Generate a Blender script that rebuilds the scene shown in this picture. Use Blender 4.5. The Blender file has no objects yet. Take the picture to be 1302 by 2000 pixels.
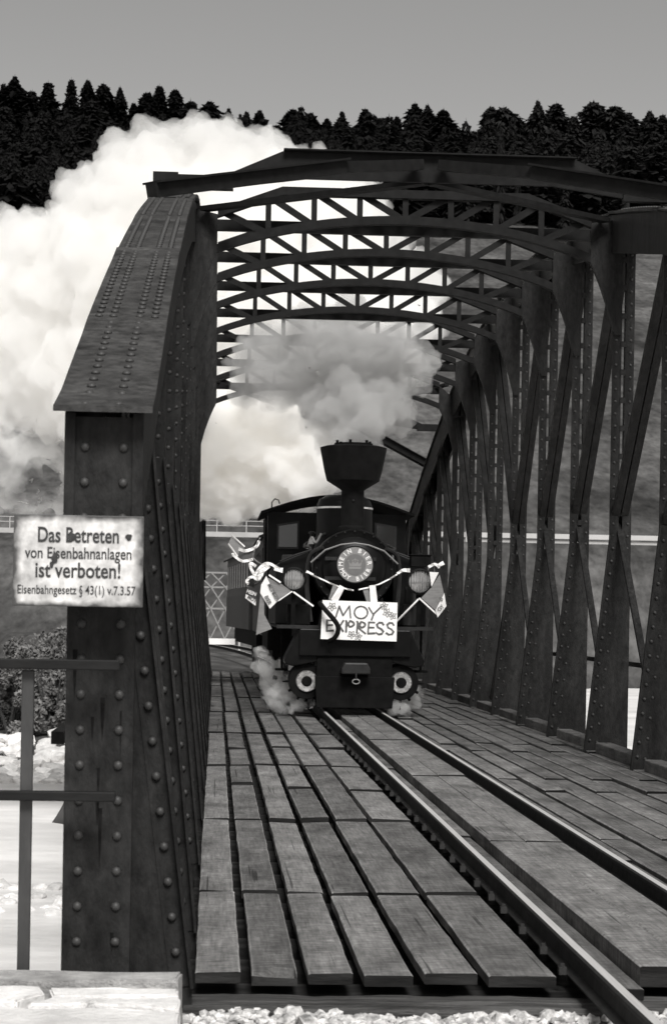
import bpy, bmesh, math, random
from mathutils import Vector, Matrix, noise as mnoise
R = math.radians
rng = random.Random(7)
scene = bpy.context.scene
COL = scene.collection

# ------------------------------------------------------------------ camera
CAM_Z = 1.41
FPX = 4000.0                       # focal length in pixels of the 1302 x 2000 print
YAW = math.atan(0.0575)
ROLL = R(1.0)
cam_d = bpy.data.cameras.new("camera")
cam = bpy.data.objects.new("camera", cam_d)
COL.objects.link(cam)
cam_d.sensor_fit = 'VERTICAL'
cam_d.sensor_height = 36.0
cam_d.lens = 72.0
cam_d.shift_y = 194.0 / 2000.0
cam_d.clip_start = 0.2
cam_d.clip_end = 6000.0
cam.matrix_world = (Matrix.Translation((0, 0, CAM_Z)) @ Matrix.Rotation(-YAW, 4, 'Z')
                    @ Matrix.Rotation(R(90), 4, 'X') @ Matrix.Rotation(ROLL, 4, 'Z'))
scene.camera = cam
cam_d.dof.use_dof = True
cam_d.dof.focus_distance = 17.0
cam_d.dof.aperture_fstop = 8.0

# ------------------------------------------------------------------ sky, sun, exposure
SUN_EL, SUN_AZ = 48.0, 172.0       # azimuth: clockwise from +Y (down the bridge)
world = bpy.data.worlds.new("World")
scene.world = world
world.use_nodes = True
wn, wl = world.node_tree.nodes, world.node_tree.links
bg = wn["Background"]
sky = wn.new("ShaderNodeTexSky")
sky.sky_type = 'NISHITA'
sky.sun_disc = False
sky.sun_elevation = R(SUN_EL)
sky.sun_rotation = R(SUN_AZ)
sky.air_density = 1.0
sky.dust_density = 1.6
# black and white film behind a yellow filter: the sky's red and green light as a neutral tone
sepc = wn.new("ShaderNodeSeparateColor"); wl.new(sky.outputs[0], sepc.inputs[0])
m1 = wn.new("ShaderNodeMath"); m1.operation = 'MULTIPLY'; m1.inputs[1].default_value = 0.75; wl.new(sepc.outputs[0], m1.inputs[0])
m2 = wn.new("ShaderNodeMath"); m2.operation = 'MULTIPLY_ADD'; m2.inputs[1].default_value = 0.25
wl.new(sepc.outputs[1], m2.inputs[0]); wl.new(m1.outputs[0], m2.inputs[2])
cmb = wn.new("ShaderNodeCombineColor")
for i_, k_ in enumerate((1.0, 0.99, 0.975)):
    mm = wn.new("ShaderNodeMath"); mm.operation = 'MULTIPLY'; mm.inputs[1].default_value = k_
    wl.new(m2.outputs[0], mm.inputs[0]); wl.new(mm.outputs[0], cmb.inputs[i_])
wl.new(cmb.outputs[0], bg.inputs["Color"])
bg.inputs["Strength"].default_value = 0.096
sun_d = bpy.data.lights.new("sun", 'SUN')
sun_d.energy = 3.0
sun_d.angle = R(22)
sun_d.color = (1.0, 0.99, 0.975)
sun = bpy.data.objects.new("sun", sun_d)
COL.objects.link(sun)
sd = Vector((math.sin(R(SUN_AZ)) * math.cos(R(SUN_EL)), math.cos(R(SUN_AZ)) * math.cos(R(SUN_EL)), math.sin(R(SUN_EL))))
sun.rotation_euler = sd.to_track_quat('Z', 'Y').to_euler()
scene.view_settings.view_transform = 'Standard'
scene.view_settings.look = 'None'
scene.view_settings.exposure = 0.6
scene.view_settings.gamma = 1.0
scene.cycles.max_bounces = 40
scene.cycles.diffuse_bounces = 4
scene.cycles.glossy_bounces = 3
scene.cycles.volume_bounces = 40
scene.cycles.transparent_max_bounces = 12
scene.cycles.use_denoising = True

# ------------------------------------------------------------------ helpers
FW = Vector((math.sin(YAW), math.cos(YAW), 0)); RT = Vector((math.cos(YAW), -math.sin(YAW), 0))
def at(px, py, Y):
    """point of the place on the plane y = Y that lies on the sight line of print pixel (px, py)"""
    a, b = px - 651.0, py - 1194.0
    c, s = math.cos(ROLL), math.sin(ROLL)
    u, v = a * c + b * s, -a * s + b * c
    d = RT * u + Vector((0, 0, -v)) + FW * FPX
    return Vector((0, 0, CAM_Z)) + d * (Y / d.y)

class MB:
    def __init__(self):
        self.v, self.f = [], []
    def add(self, vs, fs):
        o = len(self.v)
        self.v += [tuple(p) for p in vs]
        self.f += [tuple(i + o for i in f) for f in fs]
        return self
    def box(self, x0, x1, y0, y1, z0, z1):
        return self.add([(x0, y0, z0), (x1, y0, z0), (x1, y1, z0), (x0, y1, z0), (x0, y0, z1), (x1, y0, z1), (x1, y1, z1), (x0, y1, z1)],
                        [(0, 3, 2, 1), (4, 5, 6, 7), (0, 1, 5, 4), (1, 2, 6, 5), (2, 3, 7, 6), (3, 0, 4, 7)])
    def bar(self, a, b, w, h, up=(0, 0, 1)):
        """rectangular bar from a to b; w across, h along up"""
        a, b, up = Vector(a), Vector(b), Vector(up)
        d = (b - a).normalized()
        s = d.cross(up)
        if s.length < 1e-5: s = d.cross(Vector((1, 0, 0)))
        s.normalize(); t = s.cross(d).normalized()
        vs = []
        for p in (a, b):
            for i, j in ((-1, -1), (1, -1), (1, 1), (-1, 1)):
                vs.append(p + s * (w / 2 * i) + t * (h / 2 * j))
        return self.add(vs, [(0, 1, 2, 3), (7, 6, 5, 4), (0, 4, 5, 1), (1, 5, 6, 2), (2, 6, 7, 3), (3, 7, 4, 0)])
    def tube(self, pts, r, n=8, caps=True):
        pts = [Vector(p) for p in pts]
        vs, fs = [], []
        rs = r if isinstance(r, (list, tuple)) else [r] * len(pts)
        ref = None
        for i, p in enumerate(pts):
            d = (pts[min(i + 1, len(pts) - 1)] - pts[max(i - 1, 0)]).normalized()
            if ref is None:
                ref = d.cross(Vector((0, 0, 1)))
                if ref.length < 1e-3: ref = d.cross(Vector((1, 0, 0)))
            s = (ref - d * ref.dot(d)).normalized(); ref = s
            t = d.cross(s)
            for k in range(n):
                a = 2 * math.pi * k / n
                vs.append(p + (s * math.cos(a) + t * math.sin(a)) * rs[i])
        for i in range(len(pts) - 1):
            for k in range(n):
                k2 = (k + 1) % n
                fs.append((i * n + k, i * n + k2, (i + 1) * n + k2, (i + 1) * n + k))
        if caps:
            fs.append(tuple(reversed(range(n)))); fs.append(tuple((len(pts) - 1) * n + k for k in range(n)))
        return self.add(vs, fs)
    def lathe(self, prof, c=(0, 0, 0), axis='Z', n=32, caps=True):
        """prof: list of (radius, height along the axis)"""
        vs, fs = [], []
        for r, h in prof:
            for k in range(n):
                a = 2 * math.pi * k / n
                x, y = r * math.cos(a), r * math.sin(a)
                p = (x, y, h) if axis == 'Z' else ((x, h, y) if axis == 'Y' else (h, x, y))
                vs.append((p[0] + c[0], p[1] + c[1], p[2] + c[2]))
        for i in range(len(prof) - 1):
            for k in range(n):
                k2 = (k + 1) % n
                fs.append((i * n + k, i * n + k2, (i + 1) * n + k2, (i + 1) * n + k))
        if caps:
            fs.append(tuple(range(n))); fs.append(tuple((len(prof) - 1) * n + k for k in range(n)))
        return self.add(vs, fs)
    def prism(self, poly, y0, y1, plane='XZ'):
        """extrude a 2D outline; XZ -> along Y, XY -> along Z, YZ -> along X"""
        n = len(poly)
        def P(a, b, t):
            return (a, t, b) if plane == 'XZ' else ((a, b, t) if plane == 'XY' else (t, a, b))
        vs = [P(a, b, y0) for a, b in poly] + [P(a, b, y1) for a, b in poly]
        fs = [tuple(range(n)), tuple(reversed(range(n, 2 * n)))]
        for i in range(n):
            j = (i + 1) % n
            fs.append((i, i + n, j + n, j))
        return self.add(vs, fs)
    def build(self, name, mat, parent=None, smooth=False, bevel=0.0):
        me = bpy.data.meshes.new(name)
        me.from_pydata(self.v, [], self.f)
        bm = bmesh.new(); bm.from_mesh(me)
        bmesh.ops.recalc_face_normals(bm, faces=bm.faces)
        bm.to_mesh(me); bm.free()
        me.materials.append(mat)
        if smooth:
            me.shade_smooth()
            if smooth != 'all':
                try: me.set_sharp_from_angle(angle=R(35))
                except Exception: pass
        o = bpy.data.objects.new(name, me)
        COL.objects.link(o)
        if parent is not None: o.parent = parent
        if bevel > 0:
            m = o.modifiers.new("bevel", 'BEVEL'); m.width = bevel; m.segments = 2; m.limit_method = 'ANGLE'
        return o

def thing(name, label, cat, group=None, loc=(0, 0, 0)):
    o = bpy.data.objects.new(name, None)
    COL.objects.link(o)
    o.location = loc
    return tag(o, label, cat, group)
def tag(o, label=None, cat=None, group=None, kind=None):
    if label: o["label"] = label
    if cat: o["category"] = cat
    if group: o["group"] = group
    if kind: o["kind"] = kind
    return o
def copy_part(src, parent, name=None, matrix=None):
    c = src.copy()
    if name: c.name = name
    COL.objects.link(c); c.parent = parent
    if matrix is not None: c.matrix_local = matrix
    return c

# ------------------------------------------------------------------ materials (monochrome print: warm greys)
def tone(v): return (min(v * 1.015, 1), min(v * 0.995, 1), min(v * 0.975, 1), 1)
def mat(name, v, rough=0.6, var=0.3, scale=6.0, stretch=(1, 1, 1), bump=0.0, metal=0.0, spec=0.5,
        var2=0.0, scale2=1.0, stretch2=(1, 1, 1), rnd=0.0, bscale=None, coat=0.0):
    m = bpy.data.materials.new(name); m.use_nodes = True
    n, l = m.node_tree.nodes, m.node_tree.links
    b = n["Principled BSDF"]
    b.inputs["Roughness"].default_value = rough
    b.inputs["Metallic"].default_value = metal
    b.inputs["Specular IOR Level"].default_value = spec
    b.inputs["Coat Weight"].default_value = coat
    tc = n.new("ShaderNodeTexCoord")
    def nz(sc, st, det=6):
        mp = n.new("ShaderNodeMapping"); mp.inputs["Scale"].default_value = st
        l.new(tc.outputs["Object"], mp.inputs[0])
        t = n.new("ShaderNodeTexNoise"); t.inputs["Scale"].default_value = sc; t.inputs["Detail"].default_value = det
        t.inputs["Roughness"].default_value = 0.62
        l.new(mp.outputs[0], t.inputs["Vector"])
        return t
    t1 = nz(scale, stretch)
    r1 = n.new("ShaderNodeMapRange")
    r1.inputs["From Min"].default_value = 0.28; r1.inputs["From Max"].default_value = 0.72
    r1.inputs["To Min"].default_value = 1 - var; r1.inputs["To Max"].default_value = 1 + var
    l.new(t1.outputs["Fac"], r1.inputs["Value"])
    cur = r1.outputs[0]
    if var2:
        t2 = nz(scale2, stretch2, 3)
        r2 = n.new("ShaderNodeMapRange")
        r2.inputs["From Min"].default_value = 0.3; r2.inputs["From Max"].default_value = 0.7
        r2.inputs["To Min"].default_value = 1 - var2; r2.inputs["To Max"].default_value = 1 + var2
        l.new(t2.outputs["Fac"], r2.inputs["Value"])
        mu = n.new("ShaderNodeMath"); mu.operation = 'MULTIPLY'
        l.new(cur, mu.inputs[0]); l.new(r2.outputs[0], mu.inputs[1]); cur = mu.outputs[0]
    if rnd:
        oi = n.new("ShaderNodeObjectInfo")
        r3 = n.new("ShaderNodeMapRange"); r3.inputs["To Min"].default_value = 1 - rnd; r3.inputs["To Max"].default_value = 1 + rnd
        l.new(oi.outputs["Random"], r3.inputs["Value"])
        mu = n.new("ShaderNodeMath"); mu.operation = 'MULTIPLY'
        l.new(cur, mu.inputs[0]); l.new(r3.outputs[0], mu.inputs[1]); cur = mu.outputs[0]
    vm = n.new("ShaderNodeVectorMath"); vm.operation = 'SCALE'
    vm.inputs[0].default_value = tone(v)[:3]
    l.new(cur, vm.inputs["Scale"])
    l.new(vm.outputs[0], b.inputs["Base Color"])
    if bump:
        bp = n.new("ShaderNodeBump"); bp.inputs["Strength"].default_value = bump; bp.inputs["Distance"].default_value = 0.02
        src = t1 if bscale is None else nz(bscale, stretch)
        l.new(src.outputs["Fac"], bp.inputs["Height"]); l.new(bp.outputs[0], b.inputs["Normal"])
    return m

M = {}
M['steel'] = mat("weathered_bridge_steel", 0.0155, 0.62, 0.5, 22, (1, 1, 0.5), 0.35, spec=0.12, var2=0.42, scale2=2.6, stretch2=(2.4, 2.4, 0.45), bscale=60)
M['overhead_steel'] = mat("dark_overhead_steel", 0.010, 0.7, 0.4, 9, bump=0.2, spec=0.1)  # darker tone than the truss steel, for overhead frames and portals
M['cap'] = mat("weathered_cover_plate", 0.042, 0.7, 0.55, 20, (1, 1, 1), 0.5, spec=0.12, var2=0.5, scale2=3.4, bscale=60)
M['rivet'] = mat("rivet_steel", 0.04, 0.5, 0.3, 20, bump=0.1, spec=0.25)
def wood_mat(name, v, rnd, light=1.0):
    """grey weathered timber: long grain and cracks, cross scuffs, blotches, pale worn patches"""
    m = bpy.data.materials.new(name); m.use_nodes = True
    n, l = m.node_tree.nodes, m.node_tree.links
    b = n["Principled BSDF"]; b.inputs["Roughness"].default_value = .82; b.inputs["Specular IOR Level"].default_value = .12
    tc = n.new("ShaderNodeTexCoord")
    def nz(scale, st, lo, hi, a, c, det=5, rough=.6):
        mp = n.new("ShaderNodeMapping"); mp.inputs["Scale"].default_value = st; l.new(tc.outputs["Object"], mp.inputs[0])
        t = n.new("ShaderNodeTexNoise"); t.inputs["Scale"].default_value = scale; t.inputs["Detail"].default_value = det; t.inputs["Roughness"].default_value = rough
        l.new(mp.outputs[0], t.inputs["Vector"])
        r = n.new("ShaderNodeMapRange"); r.inputs["From Min"].default_value = lo; r.inputs["From Max"].default_value = hi
        r.inputs["To Min"].default_value = a; r.inputs["To Max"].default_value = c; l.new(t.outputs["Fac"], r.inputs["Value"]); return t, r.outputs[0]
    def mul(p, q):
        x = n.new("ShaderNodeMath"); x.operation = 'MULTIPLY'; l.new(p, x.inputs[0]); l.new(q, x.inputs[1]); return x.outputs[0]
    tg, grain = nz(1, (60, 4.0, 30), .3, .7, .7, 1.3)
    ts, scuff = nz(1, (12, 44, 9), .33, .67, .55, 1.5, 7, .75)
    _, blot = nz(1, (3.5, 1.5, 1), .3, .7, .62, 1.4, 3)
    _, spot = nz(1, (26, 40, 20), .24, .31, .4, 1.0, 4)
    _, pale = nz(1, (5, 2.2, 3), .62, .75, 1.0, 1.5 * light, 5, .7)
    tk, crack = nz(1, (34, .55, 20), .27, .30, .4, 1.0, 2, .4)
    cur = mul(mul(mul(mul(mul(grain, scuff), blot), spot), pale), crack)
    oi = n.new("ShaderNodeObjectInfo"); r3 = n.new("ShaderNodeMapRange"); r3.inputs["To Min"].default_value = 1 - rnd; r3.inputs["To Max"].default_value = 1 + rnd
    l.new(oi.outputs["Random"], r3.inputs["Value"]); cur = mul(cur, r3.outputs[0])
    vm = n.new("ShaderNodeVectorMath"); vm.operation = 'SCALE'; vm.inputs[0].default_value = tone(v)[:3]
    l.new(cur, vm.inputs["Scale"]); l.new(vm.outputs[0], b.inputs["Base Color"])
    hm = n.new("ShaderNodeMath"); hm.operation = 'ADD'; l.new(grain, hm.inputs[0]); l.new(mul(scuff, crack), hm.inputs[1])
    bp = n.new("ShaderNodeBump"); bp.inputs["Strength"].default_value = .55; bp.inputs["Distance"].default_value = .012
    l.new(hm.outputs[0], bp.inputs["Height"]); l.new(bp.outputs[0], b.inputs["Normal"])
    return m
M['wood'] = wood_mat("grey_deck_timber", 0.135, 0.26)
M['wood_edge'] = wood_mat("worn_lit_plank_edge", 0.22, 0.1)
M['wood_mid'] = wood_mat("worn_centre_timber", 0.155, 0.12, 1.2)
M['timber_dark'] = mat("tarred_timber_shaded_ends", 0.018, 0.9, 0.5, 7, (0.35, 2, 2), 0.9, spec=0.06, var2=0.5, scale2=3, stretch2=(0.4, 3, 3))
M['rust_run'] = mat("dark_rust_run", 0.009, 0.9, 0.5, 30, spec=0.05)
M['rail_head'] = mat("polished_rail_head", 0.52, 0.4, 0.25, 6, (30, 0.3, 1), 0.02, metal=0.15)
M['rail'] = mat("rusty_rail_web", 0.028, 0.75, 0.3, 12, bump=0.3, spec=0.1)
M['stone'] = mat("pale_limestone", 0.62, 0.9, 0.18, 7, bump=0.8, var2=0.16, scale2=1.7, bscale=30)
M['stone_edge'] = mat("weathered_limestone", 0.3, 0.9, 0.3, 12, bump=0.9, var2=0.25, scale2=3, bscale=45)
M['ballast'] = mat("ballast_stone", 0.42, 0.9, 0.45, 26, bump=0.5, var2=0.8, scale2=16)
M['rock'] = mat("river_boulder", 0.6, 0.9, 0.25, 1.5, bump=0.6, rnd=0.3)
M['black'] = mat("black_locomotive_paint", 0.006, 0.38, 0.4, 5, bump=0.06, var2=0.4, scale2=1.4, spec=0.12)
M['black_matt'] = mat("sooty_black", 0.008, 0.7, 0.4, 7, bump=0.2, spec=0.05)
M['black_soft'] = mat("oily_dark_steel", 0.018, 0.5, 0.4, 9, bump=0.1, spec=0.3)
M['brass'] = mat("bright_metal", 0.72, 0.3, 0.2, 12, metal=0.6)
M['polished'] = mat("polished_cylinder_cover", 0.62, 0.3, 0.35, 14, bump=0.3, metal=0.85, var2=0.35, scale2=8)
M['white'] = mat("white_card", 0.9, 0.7, 0.03, 4, bump=0.05)
M['ink'] = mat("brush_ink", 0.11, 0.8, 0.25, 30)
M['ink_soft'] = mat("faded_flower_ink", 0.28, 0.8, 0.2, 30)
M['disc'] = mat("grey_headboard_face", 0.22, 0.55, 0.1, 8)
M['disc_dark'] = mat("darker_headboard_centre", 0.13, 0.55, 0.1, 8)
M['letter'] = mat("pale_lettering", 0.8, 0.6, 0.06, 10)
M['ribbon'] = mat("white_ribbon_silk", 0.82, 0.5, 0.05, 8, (1, 1, 6), 0.1)
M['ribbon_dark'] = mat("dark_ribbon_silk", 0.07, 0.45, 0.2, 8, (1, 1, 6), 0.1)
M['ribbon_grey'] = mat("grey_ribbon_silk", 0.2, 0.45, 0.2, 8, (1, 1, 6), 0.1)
M['paint_grey'] = mat("galvanised_paint", 0.2, 0.6, 0.15, 6)
M['concrete'] = mat("pale_concrete", 0.36, 0.85, 0.15, 0.6, bump=0.2)
M['road_rail'] = mat("pale_guard_rail", 0.4, 0.6, 0.08, 1)
M['coach'] = mat("dark_coach_boards", 0.03, 0.55, 0.3, 6)
M['bark'] = mat("spruce_bark", 0.03, 0.9, 0.3, 3)
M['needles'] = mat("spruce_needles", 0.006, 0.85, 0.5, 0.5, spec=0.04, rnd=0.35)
M['needles_right'] = mat("hazy_spruce_needles", 0.015, 0.85, 0.5, 0.5, spec=0.04, rnd=0.3)  # paler than the other needles: distance haze put into the colour
M['leaves'] = mat("shrub_leaves", 0.12, 0.8, 0.8, 1.6, spec=0.05)
M['pane'] = mat("dark_cab_glass", 0.03, 0.08, 0.1, 2)

def glass_mat():
    m = bpy.data.materials.new("headlamp_glass"); m.use_nodes = True
    b = m.node_tree.nodes["Principled BSDF"]
    b.inputs["Base Color"].default_value = (0.36, 0.355, 0.35, 1); b.inputs["Roughness"].default_value = 0.1
    b.inputs["Metallic"].default_value = 0.6
    n, l = m.node_tree.nodes, m.node_tree.links
    tc = n.new("ShaderNodeTexCoord"); w = n.new("ShaderNodeTexWave"); w.wave_type = 'BANDS'; w.bands_direction = 'X'
    w.inputs["Scale"].default_value = 9; w.inputs["Distortion"].default_value = 0.4
    l.new(tc.outputs["Object"], w.inputs[0])
    bp = n.new("ShaderNodeBump"); bp.inputs["Strength"].default_value = 0.35; bp.inputs["Distance"].default_value = 0.03
    l.new(w.outputs["Fac"], bp.inputs["Height"]); l.new(bp.outputs[0], b.inputs["Normal"])
    return m
M['lamp_glass'] = glass_mat()

def meadow_mat(name, v, var):
    m = mat(name, v, 0.95, var, 1.1, (1, .35, 1), 0.6, spec=0.05, var2=0.6, scale2=0.09, stretch2=(1, .5, 1.5), bscale=1.2)
    return m
M['meadow'] = meadow_mat("meadow_grass", 0.066, 0.5)

def water_mat():
    m = mat("turbid_river_water", 0.74, 0.35, 0.12, 0.9, (0.4, 1, 1), 0.0, var2=0.2, scale2=0.3, stretch2=(0.5, 1, 1))
    n, l = m.node_tree.nodes, m.node_tree.links
    tc = n.new("ShaderNodeTexCoord"); mp = n.new("ShaderNodeMapping"); mp.inputs["Scale"].default_value = (0.8, 1.0, 1)
    l.new(tc.outputs["Object"], mp.inputs[0])
    t = n.new("ShaderNodeTexNoise"); t.inputs["Scale"].default_value = 1.6; t.inputs["Detail"].default_value = 5
    l.new(mp.outputs[0], t.inputs["Vector"])
    bp = n.new("ShaderNodeBump"); bp.inputs["Strength"].default_value = 0.3; bp.inputs["Distance"].default_value = 0.15
    l.new(t.outputs["Fac"], bp.inputs["Height"]); l.new(bp.outputs[0], n["Principled BSDF"].inputs["Normal"])
    return m
M['water'] = water_mat()

def sign_mat():
    m = mat("stained_enamel", 0.5, 0.5, 0.3, 22, bump=0.05, spec=0.2, var2=0.4, scale2=9)
    n, l = m.node_tree.nodes, m.node_tree.links
    b = n["Principled BSDF"]
    src = b.inputs["Base Color"].links[0].from_socket
    # rusty rim: darken close to the plate's edge, broken up by noise
    tc = n.new("ShaderNodeTexCoord"); sp = n.new("ShaderNodeSeparateXYZ"); l.new(tc.outputs["Generated"], sp.inputs[0])
    def edge(sock):
        a = n.new("ShaderNodeMath"); a.operation = 'SUBTRACT'; a.inputs[1].default_value = 0.5; l.new(sock, a.inputs[0])
        c = n.new("ShaderNodeMath"); c.operation = 'ABSOLUTE'; l.new(a.outputs[0], c.inputs[0]); return c.outputs[0]
    mx = n.new("ShaderNodeMath"); mx.operation = 'MAXIMUM'
    l.new(edge(sp.outputs["X"]), mx.inputs[0]); l.new(edge(sp.outputs["Z"]), mx.inputs[1])
    nz = n.new("ShaderNodeTexNoise"); nz.inputs["Scale"].default_value = 16; nz.inputs["Detail"].default_value = 6
    l.new(tc.outputs["Object"], nz.inputs["Vector"])
    ad = n.new("ShaderNodeMath"); ad.operation = 'MULTIPLY_ADD'; ad.inputs[1].default_value = 0.13
    l.new(nz.outputs["Fac"], ad.inputs[0]); l.new(mx.outputs[0], ad.inputs[2])
    mr = n.new("ShaderNodeMapRange"); mr.inputs["From Min"].default_value = 0.49; mr.inputs["From Max"].default_value = 0.56
    l.new(ad.outputs[0], mr.inputs["Value"])
    mix = n.new("ShaderNodeMix"); mix.data_type = 'RGBA'
    l.new(mr.outputs[0], mix.inputs["Factor"]); l.new(src, mix.inputs["A"]); mix.inputs["B"].default_value = tone(0.06)
    l.new(mix.outputs["Result"], b.inputs["Base Color"])
    return m
M['sign'] = sign_mat()

def steam_mat(name, v, density, veil=None):
    """veil: (noise scale, low, high) breaks the density up into wisps"""
    m = bpy.data.materials.new(name); m.use_nodes = True
    n, l = m.node_tree.nodes, m.node_tree.links
    n.remove(n["Principled BSDF"])
    pv = n.new("ShaderNodeVolumePrincipled")
    pv.inputs["Color"].default_value = (v, v * 0.995, v * 0.985, 1)
    pv.inputs["Density"].default_value = density
    pv.inputs["Anisotropy"].default_value = 0.0
    if veil:
        tc = n.new("ShaderNodeTexCoord"); t = n.new("ShaderNodeTexNoise"); t.inputs["Scale"].default_value = veil[0]
        t.inputs["Detail"].default_value = 4; t.inputs["Distortion"].default_value = .6; l.new(tc.outputs["Object"], t.inputs["Vector"])
        r = n.new("ShaderNodeMapRange"); r.interpolation_type = 'SMOOTHSTEP'; r.inputs["From Min"].default_value = veil[1]; r.inputs["From Max"].default_value = veil[2]
        r.inputs["To Max"].default_value = density; l.new(t.outputs["Fac"], r.inputs["Value"]); l.new(r.outputs[0], pv.inputs["Density"])
    l.new(pv.outputs[0], n["Material Output"].inputs["Volume"])
    return m

# ------------------------------------------------------------------ lettering helpers
FONT_CACHE = {}
def text_geo(txt, size, xs=1.0, bold=0.0, align='CENTER'):
    """flat lettering as (verts, faces) in the x-z plane"""
    cu = bpy.data.curves.new("lettering", 'FONT')
    cu.body = txt; cu.size = size; cu.align_x = align; cu.align_y = 'CENTER'; cu.offset = bold
    cu.resolution_u = 4
    o = bpy.data.objects.new("lettering", cu); COL.objects.link(o)
    dg = bpy.context.evaluated_depsgraph_get()
    me = bpy.data.meshes.new_from_object(o.evaluated_get(dg))
    vs = [Vector((v.co.x * xs, 0, v.co.y)) for v in me.vertices]
    fs = [tuple(p.vertices) for p in me.polygons]
    bpy.data.objects.remove(o); bpy.data.curves.remove(cu); bpy.data.meshes.remove(me)
    return vs, fs
def strokes_geo(mb, strokes, w, O, ux, uz, un, off=0.0):
    """brush strokes: polylines in (a, b) on the plane O + a ux + b uz, lifted along un"""
    for st in strokes:
        pts = [O + ux * a + uz * b for a, b in st]
        for i in range(len(pts) - 1):
            a, b = pts[i], pts[i + 1]
            d = (b - a)
            if d.length < 1e-6: continue
            d.normalize()
            mb.bar(a - d * w * 0.35 + un * off, b + d * w * 0.35 + un * off, w * rng.uniform(0.85, 1.15), 0.002, un)
            off += 0.00004
    return off
def arc(cx, cy, rx, ry, a0, a1, n=10):
    return [(cx + rx * math.cos(R(a0 + (a1 - a0) * i / n)), cy + ry * math.sin(R(a0 + (a1 - a0) * i / n))) for i in range(n + 1)]

# ------------------------------------------------------------------ setting: river, banks, hill
WATER_Z = -4.0
ROAD_Y, ROAD_Z = 172.0, 7.6
def smooth(a, b, x):
    t = max(0.0, min(1.0, (x - a) / (b - a))); return t * t * (3 - 2 * t)
def bank_y(x):
    return 63.0 + 88.0 * smooth(6, 30, x) + 14 * smooth(-8, -40, x) + 1.2 * mnoise.noise((x * 0.2, 3.1, 0))
def hill_z(x, y):
    base = 7.3 + 0.300 * (y - 178.0)
    top = 7.3 + 0.300 * (525 - 178.0)
    z = min(base, top - 0.12 * max(0, y - 525))
    z += 2.2 * mnoise.noise((x * 0.012, y * 0.012, 0.3)) * smooth(185, 260, y)
    z += 0.5 * mnoise.noise((x * 0.06, y * 0.06, 1.3)) * smooth(185, 230, y)
    return z
def ground_z(x, y):
    yb = bank_y(x)
    if y > 178: return hill_z(x, y)
    z = WATER_Z - 1.2
    d = y - yb
    # river bank, bench, then the road embankment
    z += 2.4 * smooth(-3, 8, d)
    bench = WATER_Z + 1.2 + 0.012 * max(0, d)
    z = min(z, bench) if d < 8 else bench + 0.35 * mnoise.noise((x * 0.15, y * 0.15, 0))
    e = smooth(ROAD_Y - (34 if x < 8 else 21), ROAD_Y - 4, y)
    z = z + (ROAD_Z - 0.25 - z) * e
    # railway embankment beyond the bridge
    if y > 50.6:
        c = 1.9 - 0.0016 * max(0, y - 50) ** 2
        k = 1 - smooth(2.6, 7.5, abs(x - c))
        if y < 150: z = max(z, -0.45 * k + (WATER_Z - 1.2) * (1 - k))
    return z
def grid(name, xs, ys, zf, m, kind='structure', smoothf=True):
    nx, ny = len(xs), len(ys)
    me = bpy.data.meshes.new(name)
    vs = [(x, y, zf(x, y)) for y in ys for x in xs]
    fs = [(j * nx + i, j * nx + i + 1, (j + 1) * nx + i + 1, (j + 1) * nx + i) for j in range(ny - 1) for i in range(nx - 1)]
    me.from_pydata(vs, [], fs); me.materials.append(m)
    if smoothf: me.shade_smooth()
    o = bpy.data.objects.new(name, me); COL.objects.link(o); o["kind"] = kind
    return o
def lin(a, b, n): return [a + (b - a) * i / n for i in range(n + 1)]
xs_near = lin(-60, 90, 150)
grid("riverbank", xs_near, lin(50.6, 178, 128), ground_z, M['meadow'])
grid("hillside", lin(-420, 480, 150), lin(177.5, 760, 120), lambda x, y: hill_z(x, y) - (0.3 if y < 178 else 0), M['meadow'])
grid("river", [-900, -60, 0, 60, 900], [-40, 10, 60, 120, 179], lambda x, y: WATER_Z, M['water'])
ground = grid("ground", [-4000, -400, 400, 4000], [-400, 0, 400, 4000], lambda x, y: WATER_Z - 6, M['meadow'])
# ground the photographer stands on: ballast bed of the approach
MB().box(-9, 12, -12, 8.12, -4.0, -0.235).build("approach_ground", M['ballast'])["kind"] = 'structure'
# far abutment of the bridge
mb = MB()
mb.box(-1.6, 5.6, 50.3, 52.0, -5.2, -0.42)
tag(mb.build("stone_abutment", M['stone_edge']), "far stone abutment under the end of the bridge behind the train", "abutment")

# ---- the pale road running along the foot of the hill, on a long concrete viaduct
rv = thing("road_viaduct", "pale concrete road viaduct with thin railing crossing behind the railway bridge", "viaduct", loc=(0, ROAD_Y, 0))
mb = MB(); mb.box(-140, 220, -4, 4, ROAD_Z - 0.45, ROAD_Z); mb.build("road_slab", M['concrete'], rv)
mb = MB(); mb.box(-140, 12, -4.3, -4.02, ROAD_Z - 0.95, ROAD_Z + 0.15); mb.build("parapet_beam", M['concrete'], rv)
for zz in (0.65, 1.05):
    MB().box(-140, 12, -4.2, -4.15, ROAD_Z + zz, ROAD_Z + zz + 0.045).build("railing_bar", M['road_rail'], rv)
MB().box(12.3, 220, -4.2, -4.1, ROAD_Z + 0.12, ROAD_Z + 0.52).build("guard_rail", M['road_rail'], rv)
post = MB().box(-0.03, 0.03, -4.19, -4.12, ROAD_Z - 0.1, ROAD_Z + 1.1).build("railing_post", M['road_rail'], rv)
post.location.x = -60
for i in range(1, 30):
    copy_part(post, rv).location = (-60 + i * 2.4, 0, 0)
gp = MB().box(-0.09, 0.09, -4.35, -4.2, ROAD_Z - 1.4, ROAD_Z + 0.6).build("guard_post", M['road_rail'], rv)
gp.location.x = 14
for i in range(1, 14):
    copy_part(gp, rv).location = (14 + i * 6.5, 0, 0)
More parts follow.
